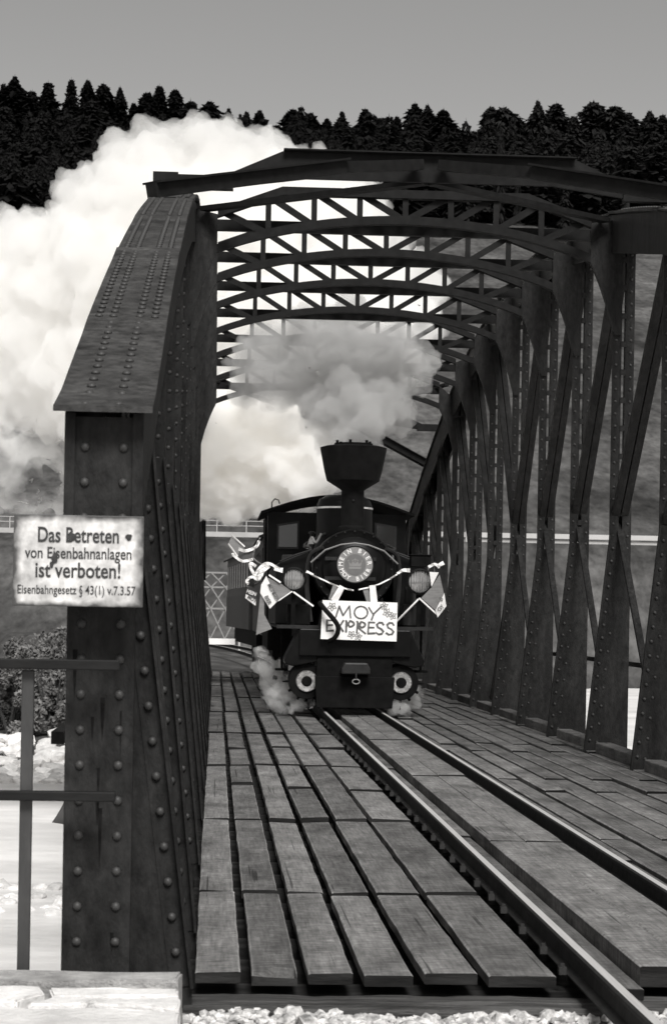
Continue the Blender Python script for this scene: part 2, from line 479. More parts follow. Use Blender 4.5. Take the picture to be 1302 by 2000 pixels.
for px in (-38, -18, -2.5):
    MB().box(px - 0.7, px + 0.7, -2, 2, -3, ROAD_Z - 0.5).build("pier", M['concrete'], rv)

# ---- pale lattice trestle glimpsed left of the train
lt = thing("lattice_trestle", "grey steel lattice trestle glimpsed between the left girder and the train", "trestle")
LY = 120.0
pa = at(396, 1118, LY); pb = at(448, 1215, LY)
x0, x1, zt, zb = pa.x - 1.2, pb.x + 0.6, pa.z, pb.z - 1.0
for zz in (zt, zt - 0.85, zt - 2.1, zb):
    MB().bar((x0, LY, zz), (x1, LY, zz), 0.1, 0.1).build("lattice_chord", M['paint_grey'], lt)
for i in range(4):
    xa, xb = x0 + (x1 - x0) * i / 4, x0 + (x1 - x0) * (i + 1) / 4
    for (z0, z1) in ((zt, zt - 0.85), (zt - 0.85, zt - 2.1), (zt - 2.1, zb)):
        MB().bar((xa, LY - 0.06, z0), (xb, LY - 0.06, z1), 0.07, 0.07).build("lattice_bar", M['paint_grey'], lt)
        MB().bar((xb, LY + 0.06, z0), (xa, LY + 0.06, z1), 0.07, 0.07).build("lattice_bar", M['paint_grey'], lt)
for xx in (x0, x1):
    MB().bar((xx, LY, zt), (xx, LY, -4.5), 0.12, 0.12, (0, 1, 0)).build("trestle_leg", M['road_rail'], lt)

# ------------------------------------------------------------------ conifers
def conifer_geo(h, w, seed, levels=26, per=8, slim=1.0):
    r = random.Random(seed)
    vs, fs = [], []
    for i in range(levels):
        t = (i + r.uniform(-0.4, 0.4)) / levels
        t = max(0.0, min(0.985, t))
        z = h * (0.12 + 0.88 * t)
        prof = (min(1.0, (1 - t) ** slim * 1.1) if slim > 0 else math.sqrt(max(0, 1 - t ** 2.4)) * .62) * (0.8 + 0.2 * math.sin(t * 17 + seed))
        for k in range(per):
            a = 2 * math.pi * (k + r.random()) / per
            L = w * prof * (r.uniform(0.3, 1.0) if r.random() < .8 else r.uniform(.9, 1.35)) + 0.012 * h
            d = Vector((math.cos(a), math.sin(a), 0)); s = Vector((-d.y, d.x, 0))
            droop = L * r.uniform(0.1, 0.55)
            th = h / levels * r.uniform(0.8, 1.5)
            wd = min(L * r.uniform(0.10, 0.2), th) + .004 * h
            o = len(vs)
            q0 = d * L * r.uniform(.1, .35)
            p0 = q0 + Vector((0, 0, z + th * 0.5))
            mid = d * L * 0.7 + Vector((0, 0, z - droop * 0.45))
            tip = d * L + Vector((0, 0, z - droop + r.uniform(-.02, .03) * h))
            vs += [p0, mid + s * wd, tip, mid - s * wd, mid + Vector((0, 0, -th * .8))]
            fs += [(o, o + 1, o + 2, o + 3), (o, o + 4, o + 2)]
    o = len(vs)
    vs += [Vector((0, 0, h * 1.03)), Vector((0.008 * h, 0, h * .93)), Vector((-.005 * h, .007 * h, h * .93)), Vector((-.005 * h, -.007 * h, h * .93))]
    fs += [(o, o + 1, o + 2), (o, o + 2, o + 3), (o, o + 3, o + 1)]
    return vs, fs
def raw_mesh(name, vs, fs, m):
    me = bpy.data.meshes.new(name); me.from_pydata([tuple(v) for v in vs], [], fs); me.materials.append(m); return me
ORD = ["first", "second", "third", "fourth", "fifth", "sixth", "seventh", "eighth", "ninth", "tenth", "eleventh", "twelfth", "thirteenth",
       "fourteenth", "fifteenth", "sixteenth", "seventeenth", "eighteenth", "nineteenth", "twentieth"]
# tips of the skyline spruces in the print: x, y, crown width class
SKY = [(8, 158, 1.0), (30, 143, 1.0), (64, 172, .9), (95, 155, 1.15), (140, 149, .9), (172, 151, 1.0), (203, 158, 1.0), (235, 165, 1.0),
       (262, 196, .8), (288, 176, 1.1), (312, 161, .8), (343, 169, .9), (372, 196, .8), (410, 193, 1.3), (447, 206, .9), (482, 214, 1.0),
       (507, 211, 1.0), (540, 240, .8), (573, 208, 1.0), (607, 216, 1.1), (638, 227, 1.0), (668, 213, 1.0), (713, 207, 1.1), (745, 226, .9),
       (775, 222, 1.0), (810, 196, 1.1), (835, 199, 1.0), (866, 208, 1.35), (888, 240, 1.0), (925, 252, .9), (958, 203, 1.1), (983, 204, 1.2),
       (1012, 228, 1.0), (1050, 191, 1.0), (1086, 196, 1.45), (1120, 222, 1.0), (1158, 193, 1.2), (1200, 201, 1.2), (1228, 214, 1.0),
       (1268, 212, 1.1), (1293, 218, 1.1)]
for i, (px, py, wc) in enumerate(SKY):
    Y = 508 + rng.uniform(-9, 9)
    tip = at(px, py, Y)
    gz = hill_z(tip.x, Y) - 0.4
    h = (tip.z - gz) / 1.03
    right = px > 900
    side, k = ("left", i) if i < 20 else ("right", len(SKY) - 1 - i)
    if i < 20: lab = "dark spruce on the ridge, %s treetop from the left edge" % ORD[i]
    elif k < 20: lab = "dark spruce on the ridge, %s treetop from the right edge" % ORD[k]
    else: lab = "dark spruce on the ridge at the middle of the skyline"
    t = thing("spruce_tree", lab, "tree", "spruces along the ridge skyline", (tip.x, Y, gz))
    vs, fs = conifer_geo(h, rng.uniform(6.5, 10.5) * wc * (1.3 if right else 1.0), 100 + i, 60, 30, -1 if i in (3, 13, 19, 31, 37) else rng.uniform(.5, .85))
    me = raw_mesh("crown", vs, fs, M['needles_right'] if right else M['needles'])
    c = bpy.data.objects.new("crown", me); COL.objects.link(c); c.parent = t
    MB().tube([(0, 0, 0), (0, 0, h * .5), (0, 0, h * .97)], [.28, .17, .03], 6).build("trunk", M['bark'], t)
# the wood below the skyline reads as one mass
vars_ = [conifer_geo(1.0, rng.uniform(.26, .42), 900 + k, 26, 14, -1 if k % 3 == 0 else rng.uniform(.6, 1.1)) for k in range(6)]
def wood(name, lab, cells, m):
    V, F = [], []
    for (x, y) in cells:
        z = hill_z(x, y) - 0.5
        h = rng.uniform(12, 18) + rng.random() ** 3 * 5; vs, fs = vars_[rng.randrange(6)]
        ca, sa = math.cos(rng.uniform(0, 6.28)), math.sin(rng.uniform(0, 6.28))
        o = len(V)
        sc = h * rng.uniform(0.85, 1.35)
        V += [((v.x * ca - v.y * sa) * sc + x, (v.x * sa + v.y * ca) * sc + y, v.z * h + z) for v in vs]
        F += [tuple(q + o for q in f) for f in fs]
    me = raw_mesh(name, V, F, m)
    o = bpy.data.objects.new(name, me); COL.objects.link(o)
    tag(o, lab, "forest", kind='stuff')
cl, cr = [], []
for iy in range(0, 34):
    for ix in range(0, 60):
        y = 330 + iy * 5.6 + rng.uniform(-2, 2); x = -110 + ix * 4.6 + rng.uniform(-2, 2)
        if y > 505: continue
        p = (x / y) * 4000 + 421 + 14
        edge = 352 + 76 * smooth(250, 900, p) + 14 * mnoise.noise((x * .04, 0, 7))
        if y < edge or p < -90 or p > 1400: continue
        if rng.random() < .12: continue
        (cr if p > 900 else cl).append((x, y))
wood("forest", "dark spruce forest covering the upper hill behind the steam", cl, M['needles'])
wood("forest", "hazy spruce forest on the upper hill at right", cr, M['needles_right'])

# ------------------------------------------------------------------ left bank: boulders and shrubs
def rock_mesh(seed, sub=2):
    bm = bmesh.new(); bmesh.ops.create_icosphere(bm, subdivisions=sub, radius=1)
    r = random.Random(seed); off = Vector((r.uniform(0, 50), r.uniform(0, 50), 0))
    for v in bm.verts:
        n = v.co.normalized()
        v.co = n * (1 + 0.35 * mnoise.noise(n * 1.1 + off) + 0.14 * mnoise.noise(n * 3 + off))
        v.co.x *= 1.25; v.co.z *= 0.7
    me = bpy.data.meshes.new("boulder"); bm.to_mesh(me); bm.free(); me.materials.append(M['rock']); return me
rocks = [rock_mesh(k) for k in range(6)]
def boulder(x, y, z, s, lab, grp):
    o = bpy.data.objects.new("boulder", rng.choice(rocks)); COL.objects.link(o)
    o.location = (x, y, z); o.scale = (s * rng.uniform(.8, 1.3), s, s * rng.uniform(.8, 1.2)); o.rotation_euler = (rng.uniform(-.3, .3), rng.uniform(-.3, .3), rng.uniform(0, 6))
    tag(o, lab, "rock", grp)
for i in range(90):
    px = rng.uniform(-10, 138); py = rng.uniform(1436, 1512)
    y = 63.0 + (1512 - py) * 0.085
    p = at(px, py, y)
    boulder(p.x, y, max(ground_z(p.x, y), WATER_Z) + .03, rng.uniform(.18, .42), "pale boulder piled on the far river bank behind the left railing", "boulders on the far river bank")
for i in range(26):
    px = rng.uniform(-6, 128); py = rng.choice([rng.uniform(1722, 1735), rng.uniform(1745, 1782)])
    y = 5.41 * FPX / (py - 1194 + .0175 * 590)
    p = at(px, py, y)
    boulder(p.x, y, WATER_Z - .02, rng.uniform(.08, .2), "low stone breaking the bright river surface left of the bridge", "stones in the river")
def shrub(px, py, Y, w, h, seed, lab):
    p = at(px, py, Y)
    g = ground_z(p.x, Y) - .1
    t = thing("shrub", lab, "shrub", "shrubs on the far river bank", (p.x, Y, g))
    r = random.Random(seed); vs, fs = [], []
    for c in range(30):
        cx, cy, cr_ = r.uniform(-w, w) * .95, r.uniform(-w, w) * .6, r.uniform(.10, .30) * w
        cz = h * r.uniform(.1, 1.0) * (1 - .55 * (abs(cx) / w) ** 2)
        for k in range(150):
            d = Vector((r.gauss(0, 1), r.gauss(0, 1), r.gauss(0, 1))).normalized() * cr_ * r.uniform(.6, 1.1)
            q = Vector((cx, cy, cz)) + d
            u = Vector((r.gauss(0, 1), r.gauss(0, 1), r.gauss(0, 1))).normalized() * r.uniform(.03, .11)
            v = u.orthogonal().normalized() * u.length * .7
            o = len(vs); vs += [q - u, q - v, q + u, q + v]; fs.append((o, o + 1, o + 2, o + 3))
    c = bpy.data.objects.new("foliage", raw_mesh("foliage", vs, fs, M['leaves'])); COL.objects.link(c); c.parent = t
    mb = MB()
    for k in range(5):
        a = r.uniform(0, 6.28)
        mb.tube([(0, 0, 0), (math.cos(a) * w * .5, math.sin(a) * w * .4, h * .7)], [.06, .02], 5)
    mb.build("stems", M['bark'], t)
for i, (px, py, Y, w, h, lab) in enumerate([
        (18, 1440, 70, 1.3, 2.6, "leafy shrub at the left edge above the river bank"),
        (60, 1435, 71, 1.2, 3.1, "leafy shrub behind the upright of the left railing"),
        (105, 1432, 70, 1.3, 2.8, "leafy shrub beside the riveted end post above the boulders"),
        (140, 1425, 73, 1.4, 3.4, "leafy shrub half hidden behind the riveted end post"),
        (-25, 1425, 73, 1.4, 3.3, "leafy shrub cut by the left edge of the view"),
        (82, 1380, 80, 1.8, 3.0, "paler shrub higher up the bank below the warning sign")]):
    shrub(px, py, Y, w, h, 40 + i, lab)

# ------------------------------------------------------------------ the truss bridge
XC = 2.0
Y0, Y1, PANEL = 7.9, 50.05, 2.55
PTS = [9.65 + PANEL * k for k in range(16)]
DECK_Z = -0.08
def zc(y):
    s = min(y - Y0, Y1 - y)
    if s < 12: return 2.16 + 0.333 * s - 0.0053 * s * s
    u = s - 12
    return 5.3928 + 0.2058 * u - 0.01134 * u * u
def zf(y):                         # level of the overhead frames
    return 5.84 - 0.0033 * (y - 29.0) ** 2
bridge = thing("truss_bridge", "dark riveted steel truss railway bridge with arched lattice overhead frames and timber deck", "bridge")
S = M['steel']
# rivet head shared by all
def rivet_geo(r=0.019):
    prof = [(r, 0), (r * .92, r * .35), (r * .62, r * .68), (r * .2, r * .8)]
    mb = MB().lathe(prof, n=8); return mb
riv_me = rivet_geo().build("rivet_master", M['rivet'], None, 'all')
RIV = riv_me.data
bpy.data.objects.remove(riv_me); RIV.name = "rivet"
riv_count = 0
def rivet(parent, p, nrm):
    global riv_count
    o = bpy.data.objects.new("rivet", RIV); COL.objects.link(o); o.parent = parent
    q = Vector(nrm).to_track_quat('Z', 'Y').to_matrix().to_4x4()
    o.matrix_local = Matrix.Translation(p) @ q
    riv_count += 1
far_riv = MB()
_rv = [Vector(v.co) for v in RIV.vertices]; _rf = [tuple(p.vertices) for p in RIV.polygons]
def far_rivet(p, nrm, k=1.0):
    q = Vector(nrm).to_track_quat('Z', 'Y').to_matrix()
    far_riv.add([q @ (v * k) + Vector(p) for v in _rv], _rf)

MID = 0.43
for side in (-1, 1):
    X = lambda d: XC + side * (d - .113)
    def xb(mb, d0, d1, y0, y1, z0, z1):
        a, b = X(d0), X(d1)
        return mb.box(min(a, b), max(a, b), y0, y1, z0, z1)
    near = side < 0
    # ---- top chord, one box piece per panel, with a wider cover plate
    chord_pts = [Y0 - 0.02] + PTS + [Y1 + 0.02]
    mb = MB()
    for a, b in zip(chord_pts[:-1], chord_pts[1:]):
        za, zb = zc(a), zc(b)
        for d0, d1 in ((2.40, 2.44), (2.66, 2.70)):       # two webs
            xa, xb_ = sorted((X(d0), X(d1)))
            mb.add([(xa, a, za - .42), (xb_, a, za - .42), (xb_, b, zb - .42), (xa, b, zb - .42), (xa, a, za), (xb_, a, za), (xb_, b, zb), (xa, b, zb)],
                   [(0, 3, 2, 1), (4, 5, 6, 7), (0, 1, 5, 4), (1, 2, 6, 5), (2, 3, 7, 6), (3, 0, 4, 7)])
    chord = mb.build("top_chord", S, bridge)
    cover_pts = [Y0 - 0.13] + PTS + [Y1 + 0.13]
    for k, (a, b) in enumerate(zip(cover_pts[:-1], cover_pts[1:])):
        n = 5
        w = 0.187
        vs, fs = [], []
        lap = 0.05
        th = 0.022 + 0.010 * (k % 2)
        for i in range(n + 1):
            y = a + (b + lap - a) * i / n
            z = zc(y) if y > Y0 else zc(Y0) + 0.12 * (y - Y0)
            z += 0.003 + 0.012 * (i == n)
            for j, (d, hz) in enumerate(((-1, 0), (-.5, .002), (0, .004), (.5, .002), (1, 0))):
                wob = 0.004 * mnoise.noise((y * 3, d * 2, side)) if i in (0, n) else 0
                vs.append((X(2.55) + d * w, y, z + th + hz + wob))
            for j, d in enumerate((-1, -.5, 0, .5, 1)):
                vs.append((X(2.55) + d * w, y, z))
        for i in range(n):
            o0, o1 = i * 10, (i + 1) * 10
            for j in range(4):
                fs.append((o0 + j, o0 + j + 1, o1 + j + 1, o1 + j)); fs.append((o0 + 5 + j, o1 + 5 + j, o1 + 6 + j, o0 + 6 + j))
            fs.append((o0, o1, o1 + 5, o0 + 5)); fs.append((o0 + 4, o0 + 9, o1 + 9, o1 + 4))
        for o0 in (0, n * 10):
            for j in range(4): fs.append((o0 + j, o0 + 5 + j, o0 + 6 + j, o0 + j + 1))
        cp = MB().add(vs, fs).build("cover_plate", M['cap'], chord)
        rows = (-.38, .3) if k == 0 else (-.72, -.36, .3, .68)
        y = a + 0.06
        while y < b - 0.03:
            z = zc(y) if y > Y0 else zc(Y0) + 0.12 * (y - Y0)
            nrm = (0, -0.33, 1)
            for rr in rows:
                p = (X(2.55) + rr * w, y, z + th + 0.006)
                if near and y < 14.6 and riv_count < 210: rivet(chord, p, nrm)
                elif y < 22: far_rivet(p, nrm)
            y += 0.125
        # seam straps across the chord at the panel points
    # ---- end posts
    for ye, sgn in ((Y0, -1), (Y1, 1)):
        mb = MB()
        xb(mb, 2.42, 2.68, ye - .006, ye + .012, -0.55, zc(ye) - 0.02)         # front flange plate
        xb(mb, 2.43, 2.455, ye + .012, ye + .30, -0.55, zc(ye) - 0.03)
        xb(mb, 2.645, 2.67, ye + .012, ye + .30, -0.55, zc(ye) - 0.03)
        ep = mb.build("end_post", S, bridge)
        if sgn < 0:
            ep0 = ep
            z = -0.28
            while z < zc(ye) - .12:
                for d in (2.475, 2.622):
                    p = (X(d), ye - .006, z)
                    if near: rivet(ep, p, (0, -1, 0))
                    else: far_rivet(p, (0, -1, 0))
                z += 0.1355
    if near:
        rs = random.Random(11)
        for q in range(9):
            px_, zz_ = X(rs.uniform(2.45, 2.65)), rs.uniform(-.2, 1.3)
            hh, ww = rs.uniform(.08, .26), rs.uniform(.004, .012)
            MB().add([(px_ - ww, Y0 - .0068, zz_), (px_ + ww, Y0 - .0068, zz_), (px_ + ww * .6, Y0 - .0068, zz_ - hh * .6), (px_, Y0 - .0068, zz_ - hh), (px_ - ww * .7, Y0 - .0068, zz_ - hh * .5)], [(0, 1, 2, 3, 4)]).build("rust_run", M['rust_run'], ep0)
    # ---- bottom chord
    mb = MB(); xb(mb, 2.44, 2.66, Y0 + .31, Y1 - .02, -0.62, -0.22); mb.build("bottom_chord", S, bridge)
    # ---- verticals with tapering transverse gussets
    allp = [Y0] + PTS
    for k, y in enumerate(allp):
        zt = zc(y) - 0.05
        yf = y + (0.31 if k == 0 else 0)
        gt = min(2.3, zt - 0.25)
        if k > 0:
            mb = MB()
            for d0, d1 in ((2.43, 2.53), (2.57, 2.67)):
                xb(mb, d0, d1, y - .012, y + .012, -.25, zt)
                a0, a1 = (d1 - .014, d1) if d0 < 2.5 else (d0, d0 + .014)
                xb(mb, a0, a1, y + .0125, y + .07, -.25, zt)
            post = mb.build("vertical_post", S, bridge)
            if y < 46 and side > 0:
                z = 0.35; first = None
                while z < zt - .4:
                    if first is None:
                        first = xb(MB(), 2.52, 2.58, y - .022, y - .0125, 0, .065).build("batten_plate", S, post); c = first
                    else: c = copy_part(first, post)
                    c.location.z = z; z += .31
            if y < 36:
                z = 0.0
                while z < zt - .3:
                    for d in (2.47, 2.63): far_rivet((X(d), y - .012, z), (0, -1, 0), .85)
                    z += 0.135
        else:
            post = ep
        # gusset: widens towards the deck
        d_in = 2.18
        yg = yf - (.030 if k else 0)
        poly = [(X(d_in), -.45), (X(d_in), -.12), (X(2.43), gt), (X(2.60), gt), (X(2.66), gt - .5), (X(2.66), -.45)]
        if k == 0: poly = [(X(d_in), -.45), (X(d_in), -.12), (X(2.40), gt), (X(2.44), gt), (X(2.44), -.45)]
        g = MB().prism(poly, yg - .006, yg + .003).build("gusset_plate", S, post)
        # angle iron along the slanted edge
        a, b = Vector((X(d_in), yg - .03, -.10)), Vector((X(2.43), yg - .03, gt))
        mb = MB()
        mb.bar(a, b, .012, .055, (0, 1, 0))
        sl = Vector((side * .045, .022, 0))
        mb.bar(a + sl, b + sl, .085, .008, (0, 1, 0))
        mb.build("edge_angle", S, post)
        L = (b - a).length; n = int(L / .135)
        for i in range(1, n):
            p = a.lerp(b, i / n) + Vector((side * .05, .012, 0))
            if near and k < 3 and riv_count < 298: rivet(post, p, (0, -1, 0))
            elif y < 40: far_rivet(p, (0, -1, 0), .9)
        if k and y < 34:
            z = 0.02
            while z < gt - .1:
                de = d_in + (2.43 - d_in) * (z + .12) / (gt + .12) + .13
                if de < 2.46: far_rivet((X(de), yg - .006, z), (0, -1, 0), .85)
                z += .2
    # ---- K bracing
    N = len(allp)
    half = (Y0 + Y1) / 2
    nodes = [Y0] + PTS + [Y1]
    for a, b in zip(nodes[:-1], nodes[1:]):
        near_y, far_y = (a, b) if (a + b) / 2 < half else (b, a)   # K opens towards the nearer support
        if far_y in (Y0, Y1): continue
        zm = zc(far_y) * MID - .05
        oy = .10
        for dd in (2.502, 2.598):
            MB().bar((X(dd), near_y + oy, zc(near_y) - .35), (X(dd), far_y + oy, zm), .082, .08, (0, 0, 1)).build("diagonal_brace", S, bridge)
        MB().bar((X(2.55), near_y + oy + .02, -.1), (X(2.55), far_y + oy + .02, zm), .07, .05, (0, 0, 1)).build("lower_diagonal", S, bridge)
    # ---- walkway handrail along the outside of the truss
    mb = MB(); mb.bar((X(2.74), Y0 + .4, .88), (X(2.74), Y1, .88), .05, .05); mb.build("handrail", S, bridge)
    # ---- timber kerbs between the gussets
    for k in range(len(PTS) - 1):
        y = PTS[k]
        xa, xb2 = sorted((X(2.27), X(2.45)))
        MB().box(xa, xb2, y + .35, y + PANEL - .25, DECK_Z - .01, DECK_Z + .11).build("kerb_timber", M['wood'], bridge, bevel=.012)

fr = far_riv  # finished below, after the frames

# ---- floor beams
for y in [Y0 + .15] + PTS + [Y1 - .15]:
    mb = MB()
    mb.box(XC - 2.4, XC + 2.4, y + .02, y + .05, -.75, -.32)
    mb.box(XC - 2.4, XC + 2.4, y - .06, y + .13, -.318, -.295)
    mb.build("floor_beam", S, bridge)

# ---- overhead lattice frames
def rib_z(x, z0):
    t = (x - XC) / 2.05
    return z0 + 0.01 - 0.33 * t * t - 0.03 * t ** 6
def top_z(x, z0):
    t = abs(x - XC)
    return z0 + 0.30 if t < 1.35 else z0 + 0.30 - 0.26 * (t - 1.35) / 0.70
frames = [p for p in PTS if 22.0 < p < 38.5]
for y in frames:
    z0 = zf(y)
    xs = [XC - 2.05 + 4.1 * i / 40 for i in range(41)]
    poly = [(x, rib_z(x, z0) + .045) for x in xs] + [(x, rib_z(x, z0) - .045) for x in reversed(xs)]
    fr_o = MB().prism(poly, y - .05, y + .05).build("lattice_frame", M['overhead_steel'], bridge)
    tx = [XC - 2.05, XC - 1.35, XC + 1.35, XC + 2.05]
    poly = [(x, top_z(x, z0) + .04) for x in tx] + [(x, top_z(x, z0) - .05) for x in reversed(tx)]
    MB().prism(poly, y - .055, y + .055).build("top_bar", M['overhead_steel'], fr_o)
    nb = 8
    for i in range(nb + 1):
        x = XC - 2.0 + 4.0 * i / nb
        if i not in (0, nb):
            MB().bar((x, y - .01, rib_z(x, z0)), (x, y - .01, top_z(x, z0)), .062, .03, (0, 1, 0)).build("lattice_upright", M['overhead_steel'], fr_o)
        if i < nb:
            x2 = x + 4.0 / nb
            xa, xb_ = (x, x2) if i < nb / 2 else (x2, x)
            MB().bar((xa, y + .012, top_z(xa, z0)), (xb_, y + .012, rib_z(xb_, z0)), .072, .02, (0, 1, 0)).build("lattice_diagonal", M['overhead_steel'], fr_o)
    MB().box(XC - 2.1, XC + 2.1, y + .25, y + .33, z0 - .10, z0 + .02).build("tie_strut", M['overhead_steel'], fr_o)
    for side in (-1, 1):
        sp = rib_z(XC + 2.05, z0) - .04
        cv = [(2.05, z0 + .02), (2.05, sp), (2.10, sp - .10), (2.17, sp - .27), (2.25, sp - .50), (2.33, sp - .80), (2.40, sp - .80), (2.42, zc(y) - .06), (2.30, zc(y) - .06)]
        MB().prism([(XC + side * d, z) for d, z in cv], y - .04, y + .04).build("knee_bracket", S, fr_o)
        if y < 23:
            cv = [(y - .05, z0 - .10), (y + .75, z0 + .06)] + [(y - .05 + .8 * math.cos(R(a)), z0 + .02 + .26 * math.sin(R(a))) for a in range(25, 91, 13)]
            MB().prism(cv, XC + side * 2.44, XC + side * 2.47, 'YZ').build("chord_bracket", M['overhead_steel'], fr_o)

# ---- portal: deep gabled girder with inclined arms in front and plan bracing behind
def portal(yp, sg):
    z0 = zc(yp) - .117
    poly = [(XC - 1.99, z0 + .34), (XC - 1.43, z0 + .59), (XC + 1.43, z0 + .59), (XC + 1.99, z0 + .34), (XC + 1.99, z0 + .22), (XC + 1.2, z0 + .33), (XC - 1.2, z0 + .33), (XC - 1.99, z0 + .22)]
    g = MB().prism(poly, yp - .02, yp + .02).build("portal_girder", M['overhead_steel'], bridge)
    MB().box(XC - 1.42, XC + 1.42, yp - .10, yp + .10, z0 + .592, z0 + .605).build("girder_flange", M['overhead_steel'], g)
    for sd in (-1, 1):
        ya = yp - sg * PANEL
        za = zc(ya)
        a = Vector((XC + sd * 2.60, ya, za + .10)); b = Vector((XC + sd * .9, yp - sg * .85, z0 + .27))
        MB().bar(a, b, .12, .12).build("portal_arm", M['overhead_steel'], g)
        MB().bar(a + Vector((0, 0, .07)), b + Vector((0, 0, .07)), .22, .018).build("arm_flange", M['overhead_steel'], g)
        MB().bar(b, (XC + sd * .1, yp - sg * .1, z0 + .48), .10, .10).build("arm_end", M['overhead_steel'], g)
        MB().box(XC + sd * 2.46 - .07, XC + sd * 2.46 + .07, ya - .08, ya + .08, za + .0, za + .04).build("arm_seat", M['overhead_steel'], g)
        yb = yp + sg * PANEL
        MB().bar((XC + sd * 2.2, yb - sg * .1, zf(yb) + .06), (XC + sd * .02, yp + sg * .06, z0 + .35), .12, .05).build("plan_brace", M['overhead_steel'], g)
        MB().box(XC + sd * 2.55 - .12, XC + sd * 2.55 + .12, yp - .14, yp + .14, z0 + .03, z0 + .335).build("girder_seat", M['overhead_steel'], g)
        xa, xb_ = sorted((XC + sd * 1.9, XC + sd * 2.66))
        MB().box(xa, xb_, yp - .045, yp + .045, z0 + .20, z0 + .335).build("girder_end", M['overhead_steel'], g)
portal(PTS[4], 1)
portal(PTS[12], -1)
fo = far_riv.build("rivets", M['rivet'], bridge, 'all'); fo["kind"] = 'stuff'

# small white paper tag on a diagonal of the right truss
p = at(1038, 790, PTS[8] - .3)
tp = MB().box(-.05, .05, -.004, .004, -.06, .06).build("paper_tag", M['white']); tp.location = p; tp.rotation_euler = (0, R(-6), 0)
tag(tp, "small white paper tag stuck high on the right truss", "tag")

# ------------------------------------------------------------------ deck
def plank(x0, x1, y0, y1, zt, th, m, seed, rough=1.0, broken=False, name="plank"):
    r = random.Random(seed)
    n = max(3, int((y1 - y0) / 0.16))
    if y0 > 20: n = max(2, int((y1 - y0) / .6))
    vs, fs = [], []
    c = 0.008
    tw = r.uniform(-.003, .003) * rough; dz = r.uniform(-.008, .006) * rough
    off = r.uniform(0, 99)
    tilt = r.uniform(.003, .009) * rough
    for i in range(n + 1):
        y = y0 + (y1 - y0) * i / n
        el = 0.0035 * rough * mnoise.noise((y * 2.2, off, 0)) + .002 * rough * mnoise.noise((y * 9, off, 1))
        er = 0.0035 * rough * mnoise.noise((y * 2.2, off, 5)) + .003 * rough * mnoise.noise((y * 9, off, 6))
        a, b = x0 + el, x1 + er
        z = zt + dz * .6 + .0025 * rough * mnoise.noise((y * .8, off, 9)) + tilt * (1 - 2 * i / n)
        yy = y
        if i == 0: yy += r.uniform(-.004, .004)
        sec = [(a, z - th), (a, z - c + tw), (a + c, z + tw), ((a + b) / 2, z + .0), (b - c, z - tw), (b, z - c - tw), (b, z - th)]
        for j, (x, zz) in enumerate(sec):
            jit = 0.0
            if i in (0, n): jit = .002 * r.uniform(-1, 1); zz -= .004 if j in (2, 3, 4) else 0
            if broken and i == 0 and 1 <= j <= 5: jit += (0, .01, .03, .10, .13, .05)[j]; zz -= (0, .004, .012, .03, .045, .02)[j]
            vs.append((x, yy + jit, zz))
    k = 7
    for i in range(n):
        for j in range(k):
            j2 = (j + 1) % k
            fs.append((i * k + j, i * k + j2, (i + 1) * k + j2, (i + 1) * k + j))
    base = len(fs)
    for e in (0, n * k):
        fs += [(e, e + 1, e + 2, e + 3), (e, e + 3, e + 6), (e + 3, e + 4, e + 5, e + 6)]
    o = MB().add(vs, fs).build(name, m, bridge)
    o.data.materials.append(M['timber_dark'])  # plank ends near-black: their shade is put into the colour
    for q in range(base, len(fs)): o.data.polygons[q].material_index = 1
    o.data.materials.append(M['wood_edge'])  # paler chamfers: wear, plus the light a bevel catches put into colour
    if y0 < 19:
        for i in range(n):
            for j in (1, 4): o.data.polygons[i * k + j].material_index = 2
    return o
TH = 0.05
left_rows = [(-.055, .125), (.168, .352), (.408, .592), (.640, .838), (.886, 1.108), (1.152, 1.43)]
left_j = [8.40, 10.9, 14.7, 19.8, 24.9, 30.0, 35.1, 40.2, 45.3, 50.0]
sd_ = 0
for ri, (a, b) in enumerate(left_rows):
    js = list(left_j)
    for ji in range(len(js) - 1):
        y0, y1 = js[ji], js[ji + 1]
        cut = [(y0, y1)]
        if ri in (1, 3, 5) and ji in (2, 3): ym = y0 + (y1 - y0) * rng.uniform(.4, .6); cut = [(y0, ym), (ym, y1)]
        for (u, v) in cut:
            sd_ += 1
            sh = rng.uniform(-.008, .008)
            plank(a + sh, b + sh + rng.uniform(-.006, .006), u + .014, v - .014 + rng.uniform(-.010, .006), DECK_Z + rng.uniform(-.012, .004), TH, M['wood'], sd_, 1.2,
                  broken=(ri == 1 and ji == 0))
# centre timbers between the rails, raised almost to the rail heads
for (a, b) in ((1.785, 2.015), (2.019, 2.262)):
    js = [8.42, 13.1, 18.3, 23.4, 28.6, 33.7, 38.9, 44.0, 50.0]
    for u, v in zip(js[:-1], js[1:]):
        sd_ += 1
        plank(a, b, u + .004, v - .004, -.045 + rng.uniform(-.003, .003), .09, M['wood_mid'], sd_, .7)
# trough boards beside the rails
for (a, b) in ((1.605, 1.775),):
    for u, v in zip([8.3, 14, 20, 26, 32, 38, 44], [14, 20, 26, 32, 38, 44, 50]):
        sd_ += 1; plank(a, b, u + .004, v - .004, -.115, .05, M['wood'], sd_, .8)
